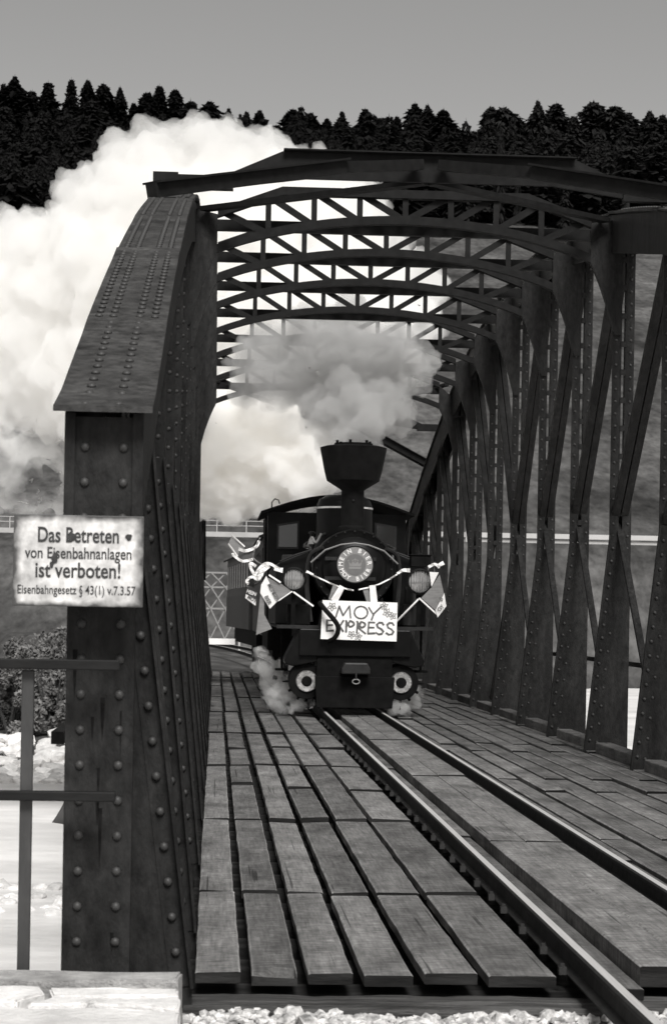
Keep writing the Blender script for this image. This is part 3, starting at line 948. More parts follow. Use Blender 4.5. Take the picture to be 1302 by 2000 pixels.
# right of the track
rx = [2.44, 2.585, 2.80, 3.01, 3.235, 3.44, 3.66, 3.87, 4.08, 4.33]
rj = [8.40, 12.4, 17.2, 22.2, 27.4, 32.4, 37.6, 42.6, 50.0]
for i in range(len(rx) - 1):
    js = [8.4] + [j + (1.3 if i % 2 else 0) + rng.uniform(-.1, .1) for j in rj[1:-1]] + [50.0]
    for u, v in zip(js[:-1], js[1:]):
        sd_ += 1
        plank(rx[i] + .012, rx[i + 1] - rng.uniform(.012, .028), u + .010, v - .010, DECK_Z + rng.uniform(-.008, .008), TH, M['wood'], sd_, 1.0)
# cross sleepers that carry the planks
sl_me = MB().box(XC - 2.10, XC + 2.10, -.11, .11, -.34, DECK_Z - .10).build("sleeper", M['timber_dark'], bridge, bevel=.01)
sl_me.location.y = 8.62
y = 9.22
while y < 50:
    copy_part(sl_me, bridge).location = (0, y, 0); y += .6
# end timber in front of the deck, split and grainy
r = random.Random(3)
vs, fs = [], []
n = 60
for i in range(n + 1):
    x = -.10 + 3.2 * i / n if i < n else 4.3
    wv = .008 * mnoise.noise((x * 3, 0, 0)) + .005 * mnoise.noise((x * 11, 4, 0))
    for (yy, zz) in ((8.16, -.36), (8.15, -.185), (8.165, -.168), (8.24, -.176), (8.26, -.166), (8.385, -.164), (8.40, -.36)):
        vs.append((x, yy + wv * .8 + .004 * mnoise.noise((x * 8, yy * 60, 2)), zz + wv + .007 * mnoise.noise((x * 5, yy * 40, 7))))
for i in range(n):
    for j in range(7):
        j2 = (j + 1) % 7; fs.append((i * 7 + j, i * 7 + j2, (i + 1) * 7 + j2, (i + 1) * 7 + j))
fs += [tuple(range(7)), tuple(n * 7 + j for j in range(7))]
M['end_timber'] = mat("split_end_timber", 0.075, 0.9, 0.8, 9, (0.25, 7, 7), 1.0, spec=0.1, var2=0.5, scale2=4, stretch2=(.4, 4, 4), bscale=22)
MB().add(vs, fs).build("end_timber", M['end_timber'], bridge)

# ------------------------------------------------------------------ track
track = thing("railway_track", "narrow gauge railway track with two worn steel rails on the bridge deck", "track")
XL, XR = 1.555, 2.365
def rail_prof():
    return [(-.045, -.115), (.045, -.115), (.045, -.108), (.010, -.095), (.006, -.035), (.024, -.028), (.027, -.008), (.018, 0), (-.018, 0), (-.027, -.008), (-.024, -.028), (-.006, -.035), (-.010, -.095), (-.045, -.108)]
for X_ in (XL, XR):
    ys = [2.0, 8.2, 14, 20, 26, 32, 38, 44, 50] + [52 + 4 * i for i in range(12)]
    pr = rail_prof(); k = len(pr)
    vs, fs = [], []
    for y in ys:
        c = -0.0016 * max(0, y - 50) ** 2
        vs += [(X_ + x + c, y, z) for x, z in pr]
    for i in range(len(ys) - 1):
        for j in range(k):
            j2 = (j + 1) % k; fs.append((i * k + j, i * k + j2, (i + 1) * k + j2, (i + 1) * k + j))
    fs += [tuple(range(k)), tuple((len(ys) - 1) * k + j for j in range(k))]
    o = MB().add(vs, fs).build("rail", M['rail'], track)
    o.data.materials.append(M['rail_head'])
    for p in o.data.polygons:
        if all(abs(o.data.vertices[v].co.z) < .008 for v in p.vertices): p.material_index = 1
# rail clips: square bolt heads along the left rail
bm_ = MB().box(-.016, .016, -.022, .022, -.02, .012).box(-.009, .009, -.009, .009, .0121, .026).build("rail_bolt", M['rail'], track)
bm_.location = (XL - .075, 8.55, DECK_Z + .0)
y = 9.1
while y < 29:
    copy_part(bm_, track).location = (XL - .075 + rng.uniform(-.008, .008), y, DECK_Z + rng.uniform(-.02, .0)); y += rng.choice((.5, .6, .6, .95))
y = 8.9
while y < 29:
    c = copy_part(bm_, track); c.location = (XR + .07, y, DECK_Z - .02); y += .8
# ballast in front of the deck
V, F = [], []
bm = bmesh.new(); bmesh.ops.create_icosphere(bm, subdivisions=1, radius=1); ico_v = [v.co.copy() for v in bm.verts]; ico_f = [tuple(v.index for v in f.verts) for f in bm.faces]; bm.free()
for i in range(5200):
    x, y = rng.uniform(-.35, 3.0), rng.uniform(7.0, 8.14)
    if XL - .02 < x < XL + .02 or XR - .02 < x < XR + .02: continue
    s = rng.uniform(.010, .028) * (1.8 if rng.random() < .06 else 1)
    off = Vector((i * 1.7, 0, 0)); o = len(V)
    rot = Matrix.Rotation(rng.uniform(0, 6.28), 3, 'Z') @ Matrix.Rotation(rng.uniform(0, 6.28), 3, 'X')
    for v in ico_v:
        q = rot @ (v * s * (1 + .45 * mnoise.noise(v * 1.3 + off))); V.append((q.x + x, q.y + y, q.z * .8 - .212 + .03 * mnoise.noise((x * 3, y * 3, 0)) + s * .4))
    F += [tuple(q + o for q in f) for f in ico_f]
me = raw_mesh("ballast", V, F, M['ballast'])
o = bpy.data.objects.new("ballast", me); COL.objects.link(o); tag(o, "loose pale ballast gravel in front of the deck's end timber", "gravel", kind='stuff')

# ------------------------------------------------------------------ stone parapet at lower left
pw = thing("stone_parapet", "pale cracked stone parapet at the lower left corner below the end post", "parapet")
def slab(poly, z0, z1, m, seed, name="stone_slab"):
    bm = bmesh.new()
    vs = [bm.verts.new((x, y, z0)) for x, y in poly]
    f = bm.faces.new(vs)
    ex = bmesh.ops.extrude_face_region(bm, geom=[f])
    for v in [g for g in ex['geom'] if isinstance(g, bmesh.types.BMVert)]: v.co.z = z1
    bmesh.ops.recalc_face_normals(bm, faces=bm.faces)
    bmesh.ops.bevel(bm, geom=list(bm.edges), offset=.008, segments=2, affect='EDGES')
    bmesh.ops.subdivide_edges(bm, edges=[e for e in bm.edges if e.calc_length() > .06], cuts=5, use_grid_fill=True)
    off = Vector((seed * 3.1, 0, 0))
    for v in bm.verts:
        v.co += Vector((mnoise.noise(v.co * 6 + off), mnoise.noise(v.co * 6 + off + Vector((9, 0, 0))), .6 * mnoise.noise(v.co * 7 + off + Vector((0, 9, 0))))) * .014
    me = bpy.data.meshes.new(name); bm.to_mesh(me); bm.free(); me.materials.append(m)
    o = bpy.data.objects.new(name, me); COL.objects.link(o); o.parent = pw
Zs = 0.045
slab([(-.98, 7.44), (-.105, 7.46), (-.10, 7.66), (-.98, 7.66)], -.6, Zs + .012, M['stone_edge'], 1, "coping_stone")
slab([(-.98, 7.20), (-.66, 7.13), (-.58, 7.27), (-.60, 7.395), (-.98, 7.39)], -.6, Zs, M['stone'], 2)
slab([(-.55, 7.27), (-.40, 7.23), (-.105, 7.27), (-.105, 7.40), (-.57, 7.395)], -.6, Zs - .003, M['stone'], 3)
slab([(-.63, 7.10), (-.44, 7.12), (-.37, 7.20), (-.54, 7.235)], -.6, Zs - .003, M['stone'], 4)
slab([(-.405, 7.11), (-.10, 7.06), (-.105, 7.225), (-.34, 7.195)], -.6, Zs - .004, M['stone'], 5)
slab([(-.98, 6.3), (-.10, 6.3), (-.10, 7.01), (-.40, 7.065), (-.64, 7.05), (-.98, 7.155)], -.6, Zs - .008, M['stone'], 6)
MB().box(-.97, -.12, 6.32, 7.62, -.6, Zs - .035).build("mortar_bed", M['stone_edge'], pw)
# ------------------------------------------------------------------ railing at the left edge
M['railing'] = mat("black_railing_paint", 0.010, 0.6, 0.4, 20, (.3, 1, 1), 0.2, spec=0.15)
rl = thing("iron_railing", "flat iron railing with two bars at the lower left in front of the end post", "railing")
a, b = at(-60, 1291, 7.72), at(234, 1300, 7.72)
MB().box(a.x, b.x, 7.70, 7.745, b.z - .018, b.z + .020).build("rail_bar", M['railing'], rl, bevel=.004)
a, b = at(-60, 1550, 7.72), at(226, 1556, 7.72)
MB().box(a.x, b.x, 7.70, 7.745, b.z - .018, b.z + .018).build("rail_bar", M['railing'], rl, bevel=.004)
p = at(50, 1600, 7.74)
M['iron'] = mat("galvanised_iron_upright", 0.03, 0.6, 0.3, 20, (1, 1, .3), 0.2, var2=.3, scale2=4)
MB().box(p.x - .023, p.x + .023, 7.746, 7.776, -.2, at(50, 1309, 7.74).z).build("upright", M['iron'], rl, bevel=.004)

# ------------------------------------------------------------------ warning sign on the end post
SY = 7.66
sg = thing("warning_sign", "stained white enamel warning sign with black German lettering on the left end post", "sign")
c0 = at(28, 1005, SY); c1 = at(282, 1010, SY); c2 = at(280, 1188, SY)
sw, sh = c1.x - c0.x, c1.z - c2.z
cx, cz = (c0.x + c1.x) / 2, c1.z - sh / 2 + .002
sg.location = (cx, SY, cz)
MB().box(-sw / 2, sw / 2, -.004, .004, -sh / 2, sh / 2).build("plate", M['sign'], sg, bevel=.003)
MB().box(-.03, .03, .0045, .24, -sh / 2 + .05, -sh / 2 + .08).box(-.03, .03, .0045, .24, sh / 2 - .08, sh / 2 - .05).build("bracket", S, sg)
M['sign_ink'] = mat("black_enamel_lettering", 0.02, 0.5, 0.3, 40)
px2m = sw / 254.0
def sign_line(txt, px, py, hpx, wpx, bold):
    vs, fs = text_geo(txt, 1.0, 1.0, bold)
    wd = max(v.x for v in vs) - min(v.x for v in vs)
    sx = wpx * px2m / wd; sz = hpx * px2m / 0.69
    mx = (max(v.x for v in vs) + min(v.x for v in vs)) / 2
    o = MB().add([((v.x - mx) * sx + (px - 154.5) * px2m, -.0062, v.z * sz - (py - 1097) * px2m) for v in vs], fs).build("lettering", M['sign_ink'], sg)
sign_line("Das Betreten", 154, 1048, 29, 158, .018)
sign_line("von Eisenbahnanlagen", 154, 1083, 22, 208, .012)
sign_line("ist verboten!", 154, 1117, 29, 166, .018)
sign_line("Eisenbahngesetz \u00a7 43(1) v.7.3.57", 152, 1155, 17, 230, .008)
rust = mat("rust_stain", 0.03, 0.9, 0.5, 60)
def stain(px, py, rpx, seed, ky=1.0):
    n = 14; r = random.Random(seed)
    pts = []
    for i in range(n):
        a = 2 * math.pi * i / n; rr = rpx * px2m * r.uniform(.75, 1.15)
        pts.append(((px - 154.5) * px2m + rr * math.cos(a), -(py - 1097) * px2m + rr * math.sin(a) * ky))
    MB().prism(pts, -.0072, -.0066).build("rust_spot", rust, sg)
stain(252, 1049, 7, 1); stain(141, 1050, 8, 2, 1.3); stain(108, 1092, 7, 3, 1.6); stain(103, 1105, 4, 4, 2.0)

# ------------------------------------------------------------------ locomotive
LX, LYF = 1.96, 28.75
loco = thing("steam_locomotive", "black narrow gauge steam locomotive with funnel chimney crossing the bridge", "locomotive", loc=(LX, LYF, 0))
B, BM, BS = M['black'], M['black_matt'], M['black_soft']
def part(mb, name, m=None, smooth=False, bevel=0.0, parent=None):
    return mb.build(name, m or B, parent or loco, smooth, bevel)
part(MB().box(-.36, -.32, .1, 7.6, .42, .98).box(.32, .36, .1, 7.6, .42, .98), "main_frame", BM)
part(MB().box(-.78, .78, -.10, .02, .78, 1.16), "buffer_beam", B, bevel=.015)
part(MB().box(-1.1, 1.1, .03, 7.7, 1.17, 1.20), "running_board", B)
part(MB().bar((-1.1, -.02, 1.185), (1.1, -.02, 1.185), .05, .05), "running_board_angle", BS)
# smokebox and boiler
sb = part(MB().lathe([(.50, .42), (.55, .40), (.57, .44), (.57, 1.45), (.55, 1.46)], (0, 0, 2.02), 'Y', 40), "smokebox", B, True)
door = part(MB().lathe([(.02, .26), (.18, .265), (.32, .30), (.43, .36), (.46, .41)], (0, 0, 2.02), 'Y', 40), "smokebox_door", B, True)
part(MB().bar((-.42, .30, 2.16), (.30, .27, 2.16), .02, .05).bar((-.42, .30, 1.88), (.30, .27, 1.88), .02, .05), "hinge_strap", BS, parent=door)
part(MB().lathe([(.03, .18), (.035, .26)], (0, 0, 2.02), 'Y', 12).bar((0, .19, 2.02), (.12, .19, 2.14), .02, .02), "door_handle", BS, parent=door)
part(MB().prism([(-.5, 1.20), (.5, 1.20), (.42, 1.62), (-.42, 1.62)], .45, 1.4), "smokebox_saddle", B)
part(MB().lathe([(.52, 1.47), (.52, 4.9)], (0, 0, 2.02), 'Y', 40), "boiler", B, True)
# chimney with spark arresting funnel
CH = .98
ch = part(MB().lathe([(.205, 2.58), (.205, 2.63), (.17, 2.66), (.165, 3.17), (.19, 3.19), (.383, 3.31), (.42, 3.45), (.478, 3.74), (.485, 3.79), (.40, 3.815), (.30, 3.82), (.28, 3.83), (.28, 3.855), (.22, 3.86), (.2, 3.7)], (0, CH, 0), 'Z', 40), "chimney", BM, True)
part(MB().lathe([(.46, 2.30), (.30, 2.42), (.20, 2.50), (.16, 2.58)], (0, CH, 0), 'Z', 32), "chimney_base", BS, True)
for a in range(0, 360, 60):
    x, y = .25 * math.cos(R(a + 15)), .25 * math.sin(R(a + 15))
    part(MB().box(x - .02, x + .02, CH + y - .02, CH + y + .02, 3.855, 3.895), "wing_nut", BM, parent=ch)
part(MB().lathe([(.012, -.02), (.016, .0)], (0, CH - .17, 3.02), 'Y', 8), "rivet", BS, parent=ch)
# steam dome
dm = part(MB().lathe([(.47, 2.35), (.435, 2.5), (.43, 2.98), (.425, 3.05), (.39, 3.13), (.30, 3.19), (.15, 3.215), (.02, 3.22)], (0, 2.85, 0), 'Z', 40), "steam_dome", B, True)
part(MB().lathe([(.432, 2.985), (.440, 2.99), (.440, 3.012), (.432, 3.017)], (0, 2.85, 0), 'Z', 40), "dome_band", M['brass'], True, parent=dm)
# side tanks
for s in (-1, 1):
    poly = [(s * .60, 1.21), (s * 1.1, 1.21), (s * 1.1, 2.05), (s * 1.02, 2.13), (s * .60, 2.30)]
    tk = part(MB().prism(poly, .95, 4.75), "side_tank", B, bevel=.02)
    part(MB().lathe([(.12, 2.1), (.12, 2.24), (.1, 2.26)], (s * .85, 2.4, 0), 'Z', 16), "filler_cap", BS, True, parent=tk)
    part(MB().tube([(s * 1.04, .90, 2.12), (s * .84, .86, 2.21), (s * .60, .84, 2.29)], .014, 6), "handrail", BS, parent=tk)
# curved handrail over the smokebox door
part(MB().tube([(-.62, .36, 2.10), (-.42, .34, 2.28), (-.2, .33, 2.36), (0, .33, 2.385), (.2, .33, 2.36), (.42, .34, 2.28), (.62, .36, 2.10)], .013, 6), "handrail", M['paint_grey'])
# cab
cab = part(MB().box(-1.13, 1.13, 4.78, 4.82, 1.21, 3.02).box(-1.13, -1.09, 4.82, 7.2, 1.21, 2.2).box(1.09, 1.13, 4.82, 7.2, 1.21, 2.2)
           .box(-1.13, -1.09, 4.82, 5.1, 2.2, 3.02).box(1.09, 1.13, 4.82, 5.1, 2.2, 3.02).box(-1.13, -1.09, 6.6, 7.2, 2.2, 3.02).box(1.09, 1.13, 6.6, 7.2, 2.2, 3.02)
           .box(-1.13, 1.13, 7.2, 7.24, 1.21, 3.02), "cab", B)
prof = [(-1.25 + 2.5 * i / 16, 3.02 + .29 * math.cos((i / 8 - 1) * math.pi / 2)) for i in range(17)]
part(MB().prism(prof + [(x, z - .04) for x, z in reversed(prof)], 4.55, 7.5), "cab_roof", BM, True)
for s in (-1, 1):
    w = part(MB().prism([(s * .62, 2.42), (s * .98, 2.42), (s * .98, 2.82), (s * .62, 2.88)], 4.755, 4.775), "cab_window", BS)
    part(MB().prism([(s * .65, 2.45), (s * .95, 2.45), (s * .95, 2.79), (s * .65, 2.84)], 4.745, 4.754), "pane", M['pane'], parent=w)
    part(MB().tube([(s * 1.17, 4.9, 1.3), (s * 1.19, 4.9, 2.9)], .016, 6), "grab_rail", BS)
part(MB().tube([(-1.05, 5.6, 3.08), (-1.05, 5.6, 3.22), (-1.0, 5.6, 3.28), (-.94, 5.6, 3.26), (-.92, 5.6, 3.2)], .012, 6), "whistle_pipe", BS)
# cylinders with polished covers
for s in (-1, 1):
    c = (s * .665, 0, .42)
    cy = part(MB().lathe([(.19, .03), (.245, .03), (.25, .06), (.25, .72), (.2, .74)], c, 'Y', 32), "cylinder", BM, True)
    part(MB().lathe([(.068, .018), (.075, .002), (.142, .0), (.152, .012), (.155, .035)], c, 'Y', 40), "cylinder_cover", M['polished'], True, parent=cy)
    part(MB().lathe([(.02, -.03), (.06, -.028), (.072, -.01), (.072, .02)], c, 'Y', 24), "cover_boss", BM, True, parent=cy)
    for a in range(0, 360, 36):
        part(MB().lathe([(.006, -.004), (.006, .004)], (c[0] + .135 * math.cos(R(a)), 0, c[2] + .135 * math.sin(R(a))), 'Y', 6), "cover_bolt", BS, parent=cy)
    for a in (-150, -115, -90, -62, -30):
        part(MB().tube([(c[0] + .24 * math.cos(R(a)), .12, c[2] + .24 * math.sin(R(a))), (c[0] + .29 * math.cos(R(a)), .12, c[2] + .29 * math.sin(R(a)))], .022, 6), "drain_cock", BM, parent=cy)
    part(MB().tube([(c[0] + s * .2, .1, c[2]), (c[0] + s * .34, .1, c[2] - .01)], [.035, .008], 6), "lubricator", BM, parent=cy)
    # slanted valve chest cover above each cylinder
    part(MB().prism([(s * .52, 1.15), (s * .78, 1.15), (s * .99, .72), (s * .97, .66), (s * .86, .63), (s * .52, .70)], -.04, .75), "valve_chest", B, bevel=.015)
    # buffers beam struts and steps
    part(MB().box(s * 1.0 - .09, s * 1.0 + .09, .5, .85, .55, .58).bar((s * 1.0, .66, .58), (s * 1.0, .66, 1.18), .03, .05, (0, 1, 0)), "footstep", BM)
# centre buffer, coupling and snow guard
part(MB().box(-.53, .53, -.06, .02, .12, .80), "front_plate", BM, bevel=.01)
part(MB().prism([(-.53, .06), (.53, .06), (.56, .50), (-.56, .50)], -.16, -.10), "rail_guard", BM, bevel=.01)
cp = part(MB().prism([(-.2, .62), (-.16, .70), (.16, .70), (.2, .62), (.2, .54), (-.2, .54)], -.38, -.06), "coupler", BS, bevel=.02)
pts = [(.05 * math.cos(R(a)), -.40, .44 + .032 * math.sin(R(a))) for a in range(0, 361, 24)]
part(MB().tube(pts, .009, 6, caps=False), "coupling_ring", M['paint_grey'], True, parent=cp)
part(MB().tube([(0, -.39, .56), (0, -.40, .475)], .012, 6), "coupling_pin", BS, parent=cp)
# headlamps
for s, rr in ((-1, .175), (1, .185)):
    lx = -.87 if s < 0 else .90
    c = (lx, 0, 1.85)
    hl = part(MB().lathe([(.06, .24), (.13, .22), (rr - .01, .08), (rr, -.02), (rr, -.06), (rr - .025, -.065), (rr - .03, -.03)], c, 'Y', 36), "headlamp", B, True)
    part(MB().lathe([(.004, -.046), (.06, -.044), (.11, -.038), (rr - .032, -.03)], c, 'Y', 36), "lens", M['lamp_glass'], True, parent=hl)
    part(MB().box(lx - .03, lx + .03, .06, .12, 1.2, 1.68), "lamp_bracket", BM, parent=hl)
part(MB().box(.78, 1.06, .05, .32, 2.06, 2.22).box(.76, 1.08, .03, .34, 2.221, 2.235), "lamp_box", BM, bevel=.01)
# air hose in front of the placard
pts = [at(623, 1176, 28.45), at(634, 1190, 28.4), at(650, 1208, 28.38), at(659, 1222, 28.38), at(659, 1236, 28.4), at(652, 1247, 28.45), at(642, 1252, 28.55)]
def spline(pts, n=6):
    out = []
    for i in range(len(pts) - 1):
        p0, p1, p2, p3 = pts[max(i - 1, 0)], pts[i], pts[i + 1], pts[min(i + 2, len(pts) - 1)]
        for k in range(n):
            t = k / n
            out.append(.5 * ((2 * p1) + (p2 - p0) * t + (2 * p0 - 5 * p1 + 4 * p2 - p3) * t * t + (3 * p1 - p0 - 3 * p2 + p3) * t ** 3))
    out.append(pts[-1]); return out
lo = Vector((LX, LYF, 0))
part(MB().tube([p - lo for p in spline(pts)], .034, 10), "air_hose", BM, True)
# fittings: bolts round the smokebox ring, sand pipes, safety valves, boiler bands, injector pipework
for a in range(0, 360, 15):
    part(MB().lathe([(.004, -.012), (.012, -.008), (.013, .0)], (.535 * math.cos(R(a)), .405, 2.02 + .535 * math.sin(R(a))), 'Y', 6), "ring_bolt", BS, parent=sb)
for yb in (1.9, 2.4, 3.4, 4.0):
    part(MB().lathe([(.523, yb), (.53, yb + .01), (.53, yb + .05), (.523, yb + .06)], (0, 0, 2.02), 'Y', 40, False), "boiler_band", BS, True)
for s in (-1, 1):
    part(MB().tube(spline([Vector((s * .30, 2.55, 2.60)), Vector((s * .58, 2.4, 2.45)), Vector((s * .66, 1.6, 2.36)), Vector((s * .60, .9, 2.30)), Vector((s * .56, .8, 1.9))]), .022, 7), "sand_pipe", BS, True)
    part(MB().tube(spline([Vector((s * .45, .38, 2.32)), Vector((s * .62, .5, 2.20)), Vector((s * .66, .6, 1.8)), Vector((s * .60, .5, 1.25))]), .035, 8), "steam_pipe", BS, True)
    part(MB().lathe([(.05, 2.3), (.05, 2.5), (.03, 2.52), (.03, 2.62), (.055, 2.63), (.055, 2.66), (.02, 2.67)], (s * .46, 3.6, 0), 'Z', 12), "safety_valve", BS, True)
part(MB().tube(spline([Vector((-.62, 1.6, 2.33)), Vector((-.56, 1.55, 2.5)), Vector((-.5, 1.5, 2.42)), Vector((-.42, 1.5, 2.56))]), .018, 6).box(-.60, -.52, 1.52, 1.6, 2.40, 2.47), "injector_valve", M['paint_grey'])
part(MB().lathe([(.09, .0), (.11, .02), (.11, .30), (.09, .32)], (.80, .35, 1.21), 'Z', 16).lathe([(.07, .33), (.08, .35), (.08, .55), (.05, .57)], (.80, .35, 1.21), 'Z', 16), "air_pump", BS, True)
part(MB().box(-.95, -.62, .25, .6, 1.21, 1.5), "tool_box", BM, bevel=.015)
# wheels
for wy in (1.9, 3.0, 4.1):
    for s in (-1, 1):
        w = part(MB().lathe([(.36, -.05), (.40, -.05), (.40, .05), (.43, .06), (.43, .075), (.3, .075)], (s * .40, wy, .40), 'X', 28), "wheel", BM, True)
        for a in range(0, 360, 45):
            part(MB().bar((s * .40, wy + .05 * math.cos(R(a)), .40 + .05 * math.sin(R(a))), (s * .40, wy + .37 * math.cos(R(a)), .40 + .37 * math.sin(R(a))), .03, .05, (1, 0, 0)), "spoke", BM, parent=w)
    # rods
for s in (-1, 1):
    part(MB().bar((s * .62, 1.8, .34), (s * .62, 4.2, .34), .03, .08), "coupling_rod", M['paint_grey'])
    part(MB().box(s * .9 - .2, s * .9 + .2, 5.0, 7.4, .75, 1.16), "ash_box", BM)

# ------------------------------------------------------------------ carriages
def coach(name, lab, cx, cy, rot, L):
    t = thing(name, lab, "carriage", "carriages behind the locomotive", (cx, cy, 0)); t.rotation_euler.z = rot
    body = MB().box(-1.1, 1.1, 0, L, .95, 2.75).build("body", M['coach'], t)
    pr = [(-1.2 + 2.4 * i / 12, 2.76 + .34 * math.cos((i / 6 - 1) * math.pi / 2)) for i in range(13)]
    MB().prism(pr + [(x, z - .05) for x, z in reversed(pr)], -.15, L + .15).build("roof", M['black_matt'], t)
    for i in range(int(L / .16)):
        MB().box(-1.115, -1.101, i * .16 + .01, i * .16 + .145, .95, 1.75).build("side_board", M['coach'], t)
    for i in range(int(L / 1.0)):
        MB().box(-1.13, -1.102, i + .2, i + .9, 1.95, 2.55).build("window", M['pane'], t)
    MB().box(-.9, .9, .4, L - .4, .55, .94).build("underframe", M['black_matt'], t)
    for yy in (1.2, L - 1.2):
        for s in (-1, 1):
            MB().lathe([(.3, -.05), (.33, -.05), (.33, .06), (.3, .06)], (s * .4, yy, .33), 'X', 20).build("wheel", M['black_matt'], t)
coach("passenger_carriage", "dark boarded carriage coupled directly behind the locomotive", 1.96, 37.3, 0, 9.3)
coach("passenger_carriage", "dark boarded carriage farther back, curving away left of the train", 1.88, 47.4, R(2.8), 9.6)

# ------------------------------------------------------------------ placard MOY EXPRESS
PY = 28.53
pl = thing("event_placard", "white placard with hand painted MOY EXPRESS lettering on the locomotive front", "placard")
q0, q1, q2, q3 = at(628, 1172, PY), at(774, 1177, PY), at(775, 1253, PY), at(625, 1248, PY)
O = (q0 + q2) / 2
ux = (q1 - q0).normalized(); uz = Vector((0, 0, 1)) - ux * ux.z; uz.normalize(); un = Vector((0, -1, 0))
W2, H2 = (q1 - q0).length / 2, (q0 - q3).length / 2
pl.location = O
vs = []
for yy in (0, .012):
    for a, b in ((-W2, H2), (W2, H2), (W2 + .005, -H2), (-W2 - .01, -H2)):
        vs.append(ux * a + uz * b + Vector((0, yy, 0)))
MB().add(vs, [(0, 1, 2, 3), (7, 6, 5, 4), (0, 4, 5, 1), (1, 5, 6, 2), (2, 6, 7, 3), (3, 7, 4, 0)]).build("board", M['white'], pl)
k = W2 / 147.0 * 2      # metres per print pixel
def L_(x, y): return ((x - 700.5) * k, -(y - 1212.5 - (x - 700) * .006) * k)
def letters(list_, w, name, m):
    for ch_ in list_:
        mb = MB(); strokes_geo(mb, [[L_(x, y) for x, y in st] for st in ch_], w, Vector((0, 0, 0)), ux, uz, un, .004); mb.build(name, m, pl)
letters([[[(654, 1206), (660, 1185), (668, 1203), (680, 1184), (683, 1207)]], [arc(703, 1196, 13, 12, 90, 450, 18)], [[(718, 1186), (727, 1199), (742, 1184)], [(728, 1199), (724, 1210)]]], .021, "letter", M['ink'])
def Sx(x): return [[(x + 7, 1219), (x + 4, 1215), (x - 2, 1215), (x - 6, 1219), (x - 4, 1224), (x + 3, 1227.5), (x + 7, 1232), (x + 4, 1237), (x - 2, 1238), (x - 7, 1235)]]
letters([[[(650, 1213), (637, 1213), (637, 1234), (650, 1233)], [(637, 1223), (648, 1222)]],
         [[(655, 1214), (669, 1234)], [(669, 1213), (656, 1234)]],
         [[(675, 1235), (675, 1214)], [(674, 1213)] + arc(679, 1219, 11, 6, 75, -75, 8) + [(675, 1226)]],
         [[(696, 1236), (697, 1215)], [(696, 1214)] + arc(701, 1220, 11, 6, 75, -75, 8) + [(698, 1226), (713, 1237)]],
         [[(730, 1215), (719, 1215), (718, 1237), (731, 1236)], [(719, 1225), (729, 1225)]],
         Sx(741), Sx(761)], .025, "letter", M['ink'])
fl = []
def flower(x, y, r, a0):
    fl.append([])
    for i in range(5):
        a = R(a0 + 72 * i)
        p = (x + r * math.cos(a), y + r * math.sin(a))
        l, rr_ = a - .45, a + .45
        fl[-1].append([(x, y), (x + r * .62 * math.cos(l), y + r * .62 * math.sin(l)), p, (x + r * .62 * math.cos(rr_), y + r * .62 * math.sin(rr_)), (x, y)])
for f_ in ((646, 1186, 9, 20), (748, 1182, 8, 50), (754, 1195, 9, 10), (765, 1201, 8, 40), (686, 1240, 8, 15), (699, 1243, 8, 60)): flower(*f_)
letters(fl, .009, "flower_drawing", M['ink_soft'])

# ------------------------------------------------------------------ round headboard
HB = thing("round_headboard", "round grey headboard with crown and pale ring lettering on the smokebox", "headboard", loc=at(693, 1103, 28.62))
MB().lathe([(.02, -.012), (.245, -.012), (.252, -.006), (.252, .012)], (0, 0, 0), 'Y', 56).build("disc", M['disc'], HB, True)
MB().lathe([(.252, -.016), (.262, -.016), (.266, .0), (.262, .014), (.252, .014)], (0, 0, 0), 'Y', 56, False).build("rim", B, HB, True)
MB().lathe([(.02, -.0155), (.148, -.0155), (.150, -.012)], (0, 0, 0), 'Y', 48).build("inner_disc", M['disc_dark'], HB, True)
def ring_text(txt, r, a0, a1, inside):
    n = len(txt)
    for i, ch_ in enumerate(txt):
        if ch_ == ' ': continue
        vs, fs = text_geo(ch_, .085, .95, .0022)
        a = R(a0 + (a1 - a0) * i / (n - 1))
        rot = (a - math.pi / 2) if not inside else (a + math.pi / 2)
        ca, sa = math.cos(rot), math.sin(rot)
        MB().add([(v.x * ca - v.z * sa + r * math.cos(a), -.0168, v.x * sa + v.z * ca + r * math.sin(a)) for v in vs], fs).build("letter", M['letter'], HB)
ring_text("MEIN BIER", .199, 178, 8, False)
ring_text("MOY BIER", .203, 205, 338, True)
cr_ = MB()
cr_.prism([(-.085, -.06), (.085, -.06), (.085, -.028), (-.085, -.028)], -.018, -.0162)
cr_.prism([(-.08, -.02), (.08, -.02), (.095, .045), (.055, .01), (.035, .05), (.0, .015), (-.035, .05), (-.055, .01), (-.095, .045)], -.018, -.0162)
for cx_, cz_ in ((-.095, .055), (-.035, .06), (.035, .06), (.095, .055)):
    cr_.lathe([(.011, -.018), (.011, -.0162)], (cx_, 0, cz_), 'Y', 10)
cr_.prism([(-.006, .03), (.006, .03), (.006, .095), (-.006, .095)], -.018, -.0162); cr_.prism([(-.024, .065), (.024, .065), (.024, .076), (-.024, .076)], -.0184, -.0181)
cr_.build("crown_emblem", M['disc'], HB)

